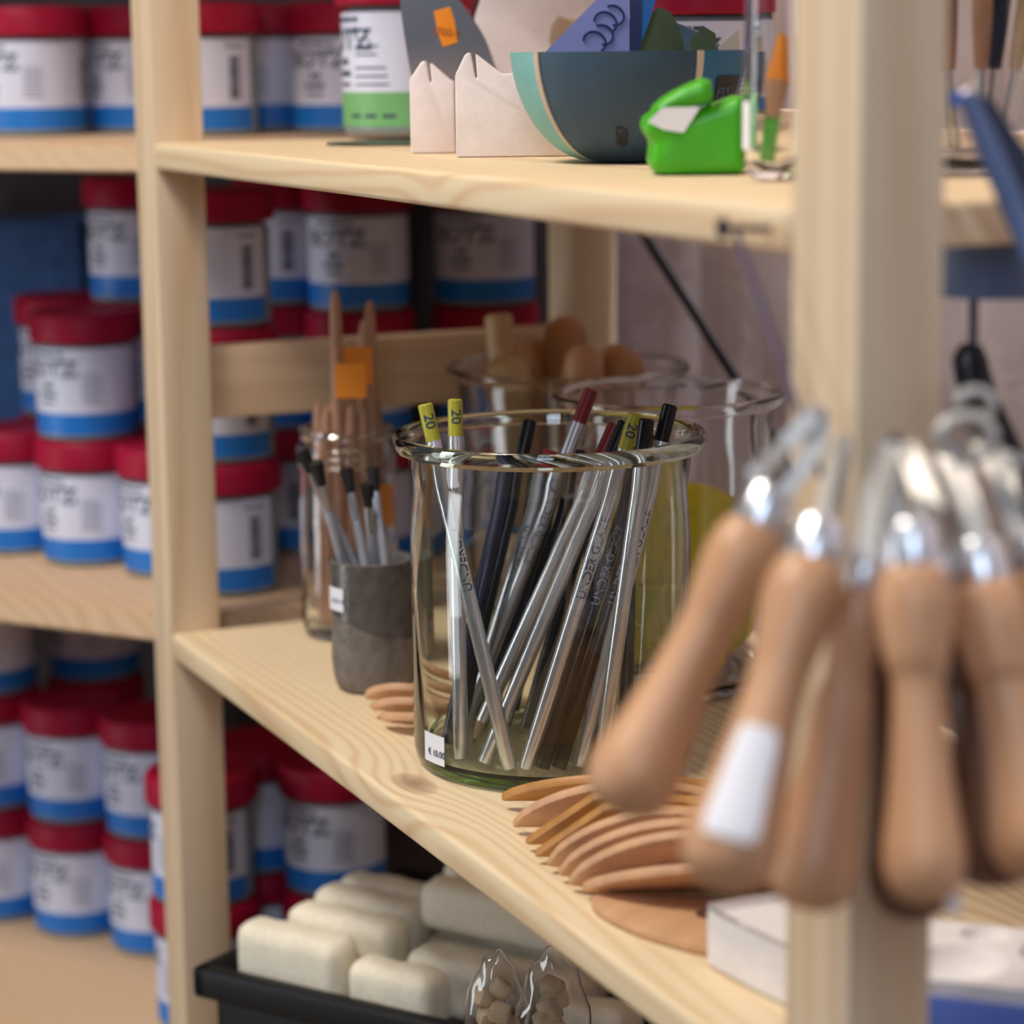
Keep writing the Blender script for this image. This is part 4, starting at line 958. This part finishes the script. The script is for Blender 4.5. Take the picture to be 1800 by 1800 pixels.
tag(obj('round_tin', b, M['slateblue'], loc=(disc.x, disc.y, .3032)), 'dark blue round tin hanging under the upper shelf at the right', 'tin')
lg = atd(1698, 168, .93); lg2 = atd(1830, 480, .91)
b = bmesh.new(); tube(b, smoothpts([lg, lg+(lg2-lg)*.5, lg2], 6), [.0035+.0012*min(1, i/4) for i in range(13)], 12, flat=.6, up=tuple(FW)); 
bt_ = thing('trimming_blade', 'long slate blue plastic handle slanting down at the right picture edge', 'tool', lg)
bmesh.ops.translate(b, verts=b.verts, vec=-lg); obj('edge_bar', b, M['slateblue'], bt_)
b = bmesh.new(); n1 = [atd(x, y, .94) for x, y in ((1700, 160), (1745, 172), (1850, 330), (1850, 470), (1800, 400))]
f0 = [b.verts.new(p-lg) for p in n1]; f1 = [b.verts.new(p-lg+FW*.006) for p in n1]; b.faces.new(f0); b.faces.new(f1[::-1])
for i in range(5): b.faces.new((f0[i], f0[(i+1) % 5], f1[(i+1) % 5], f1[i]))
bmesh.ops.bevel(b, geom=b.edges[:], offset=.0012, segments=2, affect='EDGES'); obj('blade', b, M['dnavy'], bt_)
b = bmesh.new(); bmesh.ops.create_uvsphere(b, u_segments=16, v_segments=10, radius=.0028); bmesh.ops.translate(b, verts=b.verts, vec=atd(1680, 174, .93)-lg); obj('pivot', b, mat('bright blue plastic', (.0, .16, .75), .3), bt_)
b = bmesh.new(); tube(b, [atd(1690, 172, .93)-lg, atd(1710, 150, .935)-lg, atd(1704, 135, .94)-lg], .0019, 8); obj('steel_pin', b, M['ferrule'], bt_)
# jar of dark handled tools on the upper shelf behind the near post
q = atz(1742, 312, .346); DZ = (q-CAM).dot(FW); q = q+ED*.04
glass_jar('glass_jar', 'glass jar of dark handled tools on the upper shelf right of the near post', (q.x, q.y, TZ), .036, .10, .038, wall=.0025, base=.006, m=M['glass2'], rim_t=.003)
for i, (dx, dy, hx, mk, wd) in enumerate(((-.01, 0, -.02, 'grip_dark', 'leaning left'), (.008, .006, .012, 'dnavy', 'navy, leaning right'), (0, -.01, .0, 'stick', 'upright at the front'), (.012, -.006, .03, 'pear', 'pale, at the right'), (-.012, .010, -.008, 'grip_dark', 'at the back'))):
    p0 = Vector((q.x, q.y, TZ+.0075))+ER*dx*.8+ED*dy; p1 = p0+ER*hx*.8+Vector((0, 0, .125+.006*i))
    t = bpy.data.objects.new('modelling_tool', None); COL.objects.link(t); t.empty_display_size = .01; tag(t, 'round ended modelling tool in the jar behind the near post, '+wd, 'tool', 'tools in the dark jar'); t.matrix_world = align(p0, p1)
    obj('handle', lathe(bmesh.new(), [(0, .04), (.003, .04), (.0045, .06), (.0060, .10), (.0055, .115), (0, .12)], 14), M[mk], t)
    obj('shank', lathe(bmesh.new(), [(0, 0), (.0018, 0), (.0018, .042), (0, .042)], 8), M['steel'], t)

# ------------------------------------------------------------------ crate of sponges on the bottom shelf
CA = math.radians(34); q = atd(335, 1700, 1.70)
crate = thing('plastic_crate', 'black plastic crate heaped with cream sponges under the middle shelf', 'crate', (q.x, q.y, BL+.0005), CA)
CH = q.z-BL
b = bmesh.new(); W_, D_ = .40, .25
box(b, .012, W_-.012, .012, D_-.012, 0, .004, .001)
for (x0, x1, y0, y1) in ((.012, W_-.012, .012, .016), (.012, W_-.012, D_-.016, D_-.012), (.012, .016, .012, D_-.012), (W_-.016, W_-.012, .012, D_-.012)): box(b, x0, x1, y0, y1, .002, CH-.004, .001)
obj('bin', b, M['crate'], crate)
b = bmesh.new()
for (x0, x1, y0, y1) in ((0, W_, 0, .0135), (0, W_, D_-.0135, D_), (0, .0135, 0, D_), (W_-.0135, W_, 0, D_)): box(b, x0, x1, y0, y1, CH-.022, CH, .004, 3)
obj('rim', b, M['crate'], crate)
CM = Matrix.Translation((q.x, q.y, BL+.0005)) @ Matrix.Rotation(CA, 4, 'Z')
def sponge_mesh(lx, ly, lz, seed, lobes=0):
    b = bmesh.new(); box(b, -lx/2, lx/2, -ly/2, ly/2, 0, lz, min(ly, lz)*.33, 4)
    bmesh.ops.subdivide_edges(b, edges=[e for e in b.edges if e.calc_length() > .012], cuts=6, use_grid_fill=True)
    for v in b.verts: v.co += Vector((math.sin(v.co.y*240+seed), math.cos(v.co.x*190+seed*2), math.sin(v.co.x*150+v.co.y*120+seed)))*.0007
    me = bpy.data.meshes.new('sponge'); bmesh.ops.recalc_face_normals(b, faces=b.faces); b.to_mesh(me); b.free()
    me.set_sharp_from_angle(angle=math.radians(60))
    for p in me.polygons: p.use_smooth = True
    me.materials.append(M['sponge']); return me
SM = [sponge_mesh(.088, .032, .048, 1), sponge_mesh(.068, .030, .042, 5), sponge_mesh(.135, .028, .034, 9)]
zz = CH-.020
sp = [(.064, .036, zz, 0, 0, 'front left corner of the crate'), (.147, .036, zz-.004, 1, .0, 'front edge of the crate, second from the left'),
      (.080, .072, zz+.004, 0, .03, 'second row of the crate, left end'), (.175, .062, zz, 1, -.02, 'second row of the crate, middle'),
      (.076, .106, zz+.006, 0, -.02, 'third row of the crate, left end'), (.196, .0925, zz+.002, 2, .0, 'third row of the crate, long one'), (.192, .1225, zz+.008, 2, -.01, 'fourth row of the crate, long one'),
      (.190, .1525, zz+.014, 2, .0, 'fifth row of the crate, long one'), (.192, .1825, zz+.016, 2, 0, 'sixth row of the crate, long one'), (.195, .2125, zz+.016, 2, .01, 'back row of the crate, long one'),
      (.196, .098, zz+.044, 2, .0, 'upper layer of the heap, front'), (.194, .128, zz+.050, 2, .0, 'upper layer of the heap, second'), (.200, .158, zz+.052, 2, .0, 'upper layer of the heap, third'), (.205, .188, zz+.052, 2, .0, 'upper layer of the heap, back'),
      (.205, .145, zz+.088, 2, .0, 'top layer of the heap, front'), (.215, .175, zz+.088, 2, 0, 'top layer of the heap, back'),
      (.072, .141, zz+.004, 0, .01, 'fourth row of the crate, left end'), (.280, .060, zz-.01, 1, .05, 'second row of the crate, right end')]
for x, y, z, k, r, wd in sp:
    o = obj('sponge', SM[k], None); o.matrix_world = CM @ Matrix.Translation((x, y, z)) @ Matrix.Rotation(r, 4, 'Z'); tag(o, 'cream sponge, '+wd, 'sponge', 'cream sponges in the black crate')
# little bags of clay pieces in front of the crate
def bag(label, px, py, Z, rr, hh, seed):
    random.seed(seed); c = atd(px, py, Z); t = thing('clear_bag', label, 'bag', c, VR, 'clear bags of tan pieces')
    b = bmesh.new(); bmesh.ops.create_icosphere(b, subdivisions=4, radius=1)
    for v in b.verts:
        n = v.co.normalized(); k = 1+.07*math.sin(7*n.x+seed)*math.cos(6*n.z+seed); top = max(0, n.z)
        v.co = Vector((n.x*rr*k*(1-.35*top), n.y*rr*.75*k*(1-.35*top), n.z*hh*k))
    fl_ = obj('film', b, M['foil'], t); sd = fl_.modifiers.new('film', 'SOLIDIFY'); sd.thickness = .0004
    for i in range(7):
        x = random.uniform(-.5, .5)*rr; y = random.uniform(-.35, .35)*rr; z = hh*(-.55+.14*i)
        b = bmesh.new(); box(b, -rr*.33, rr*.33, -.005, .005, -rr*.28, rr*.28, .003, 2); o = obj('tan_piece', b, M['clay'], t, loc=(x*.7, y, z)); o.rotation_euler = (random.uniform(-.5, .5), random.uniform(-1, 1), random.uniform(-.8, .8))
bag('clear film bag of tan clay pieces right of the sponges', 872, 1775, 1.42, .019, .036, 3)
bag('clear film bag of tan clay pieces nearest the shelf edge', 972, 1770, 1.40, .021, .036, 8)
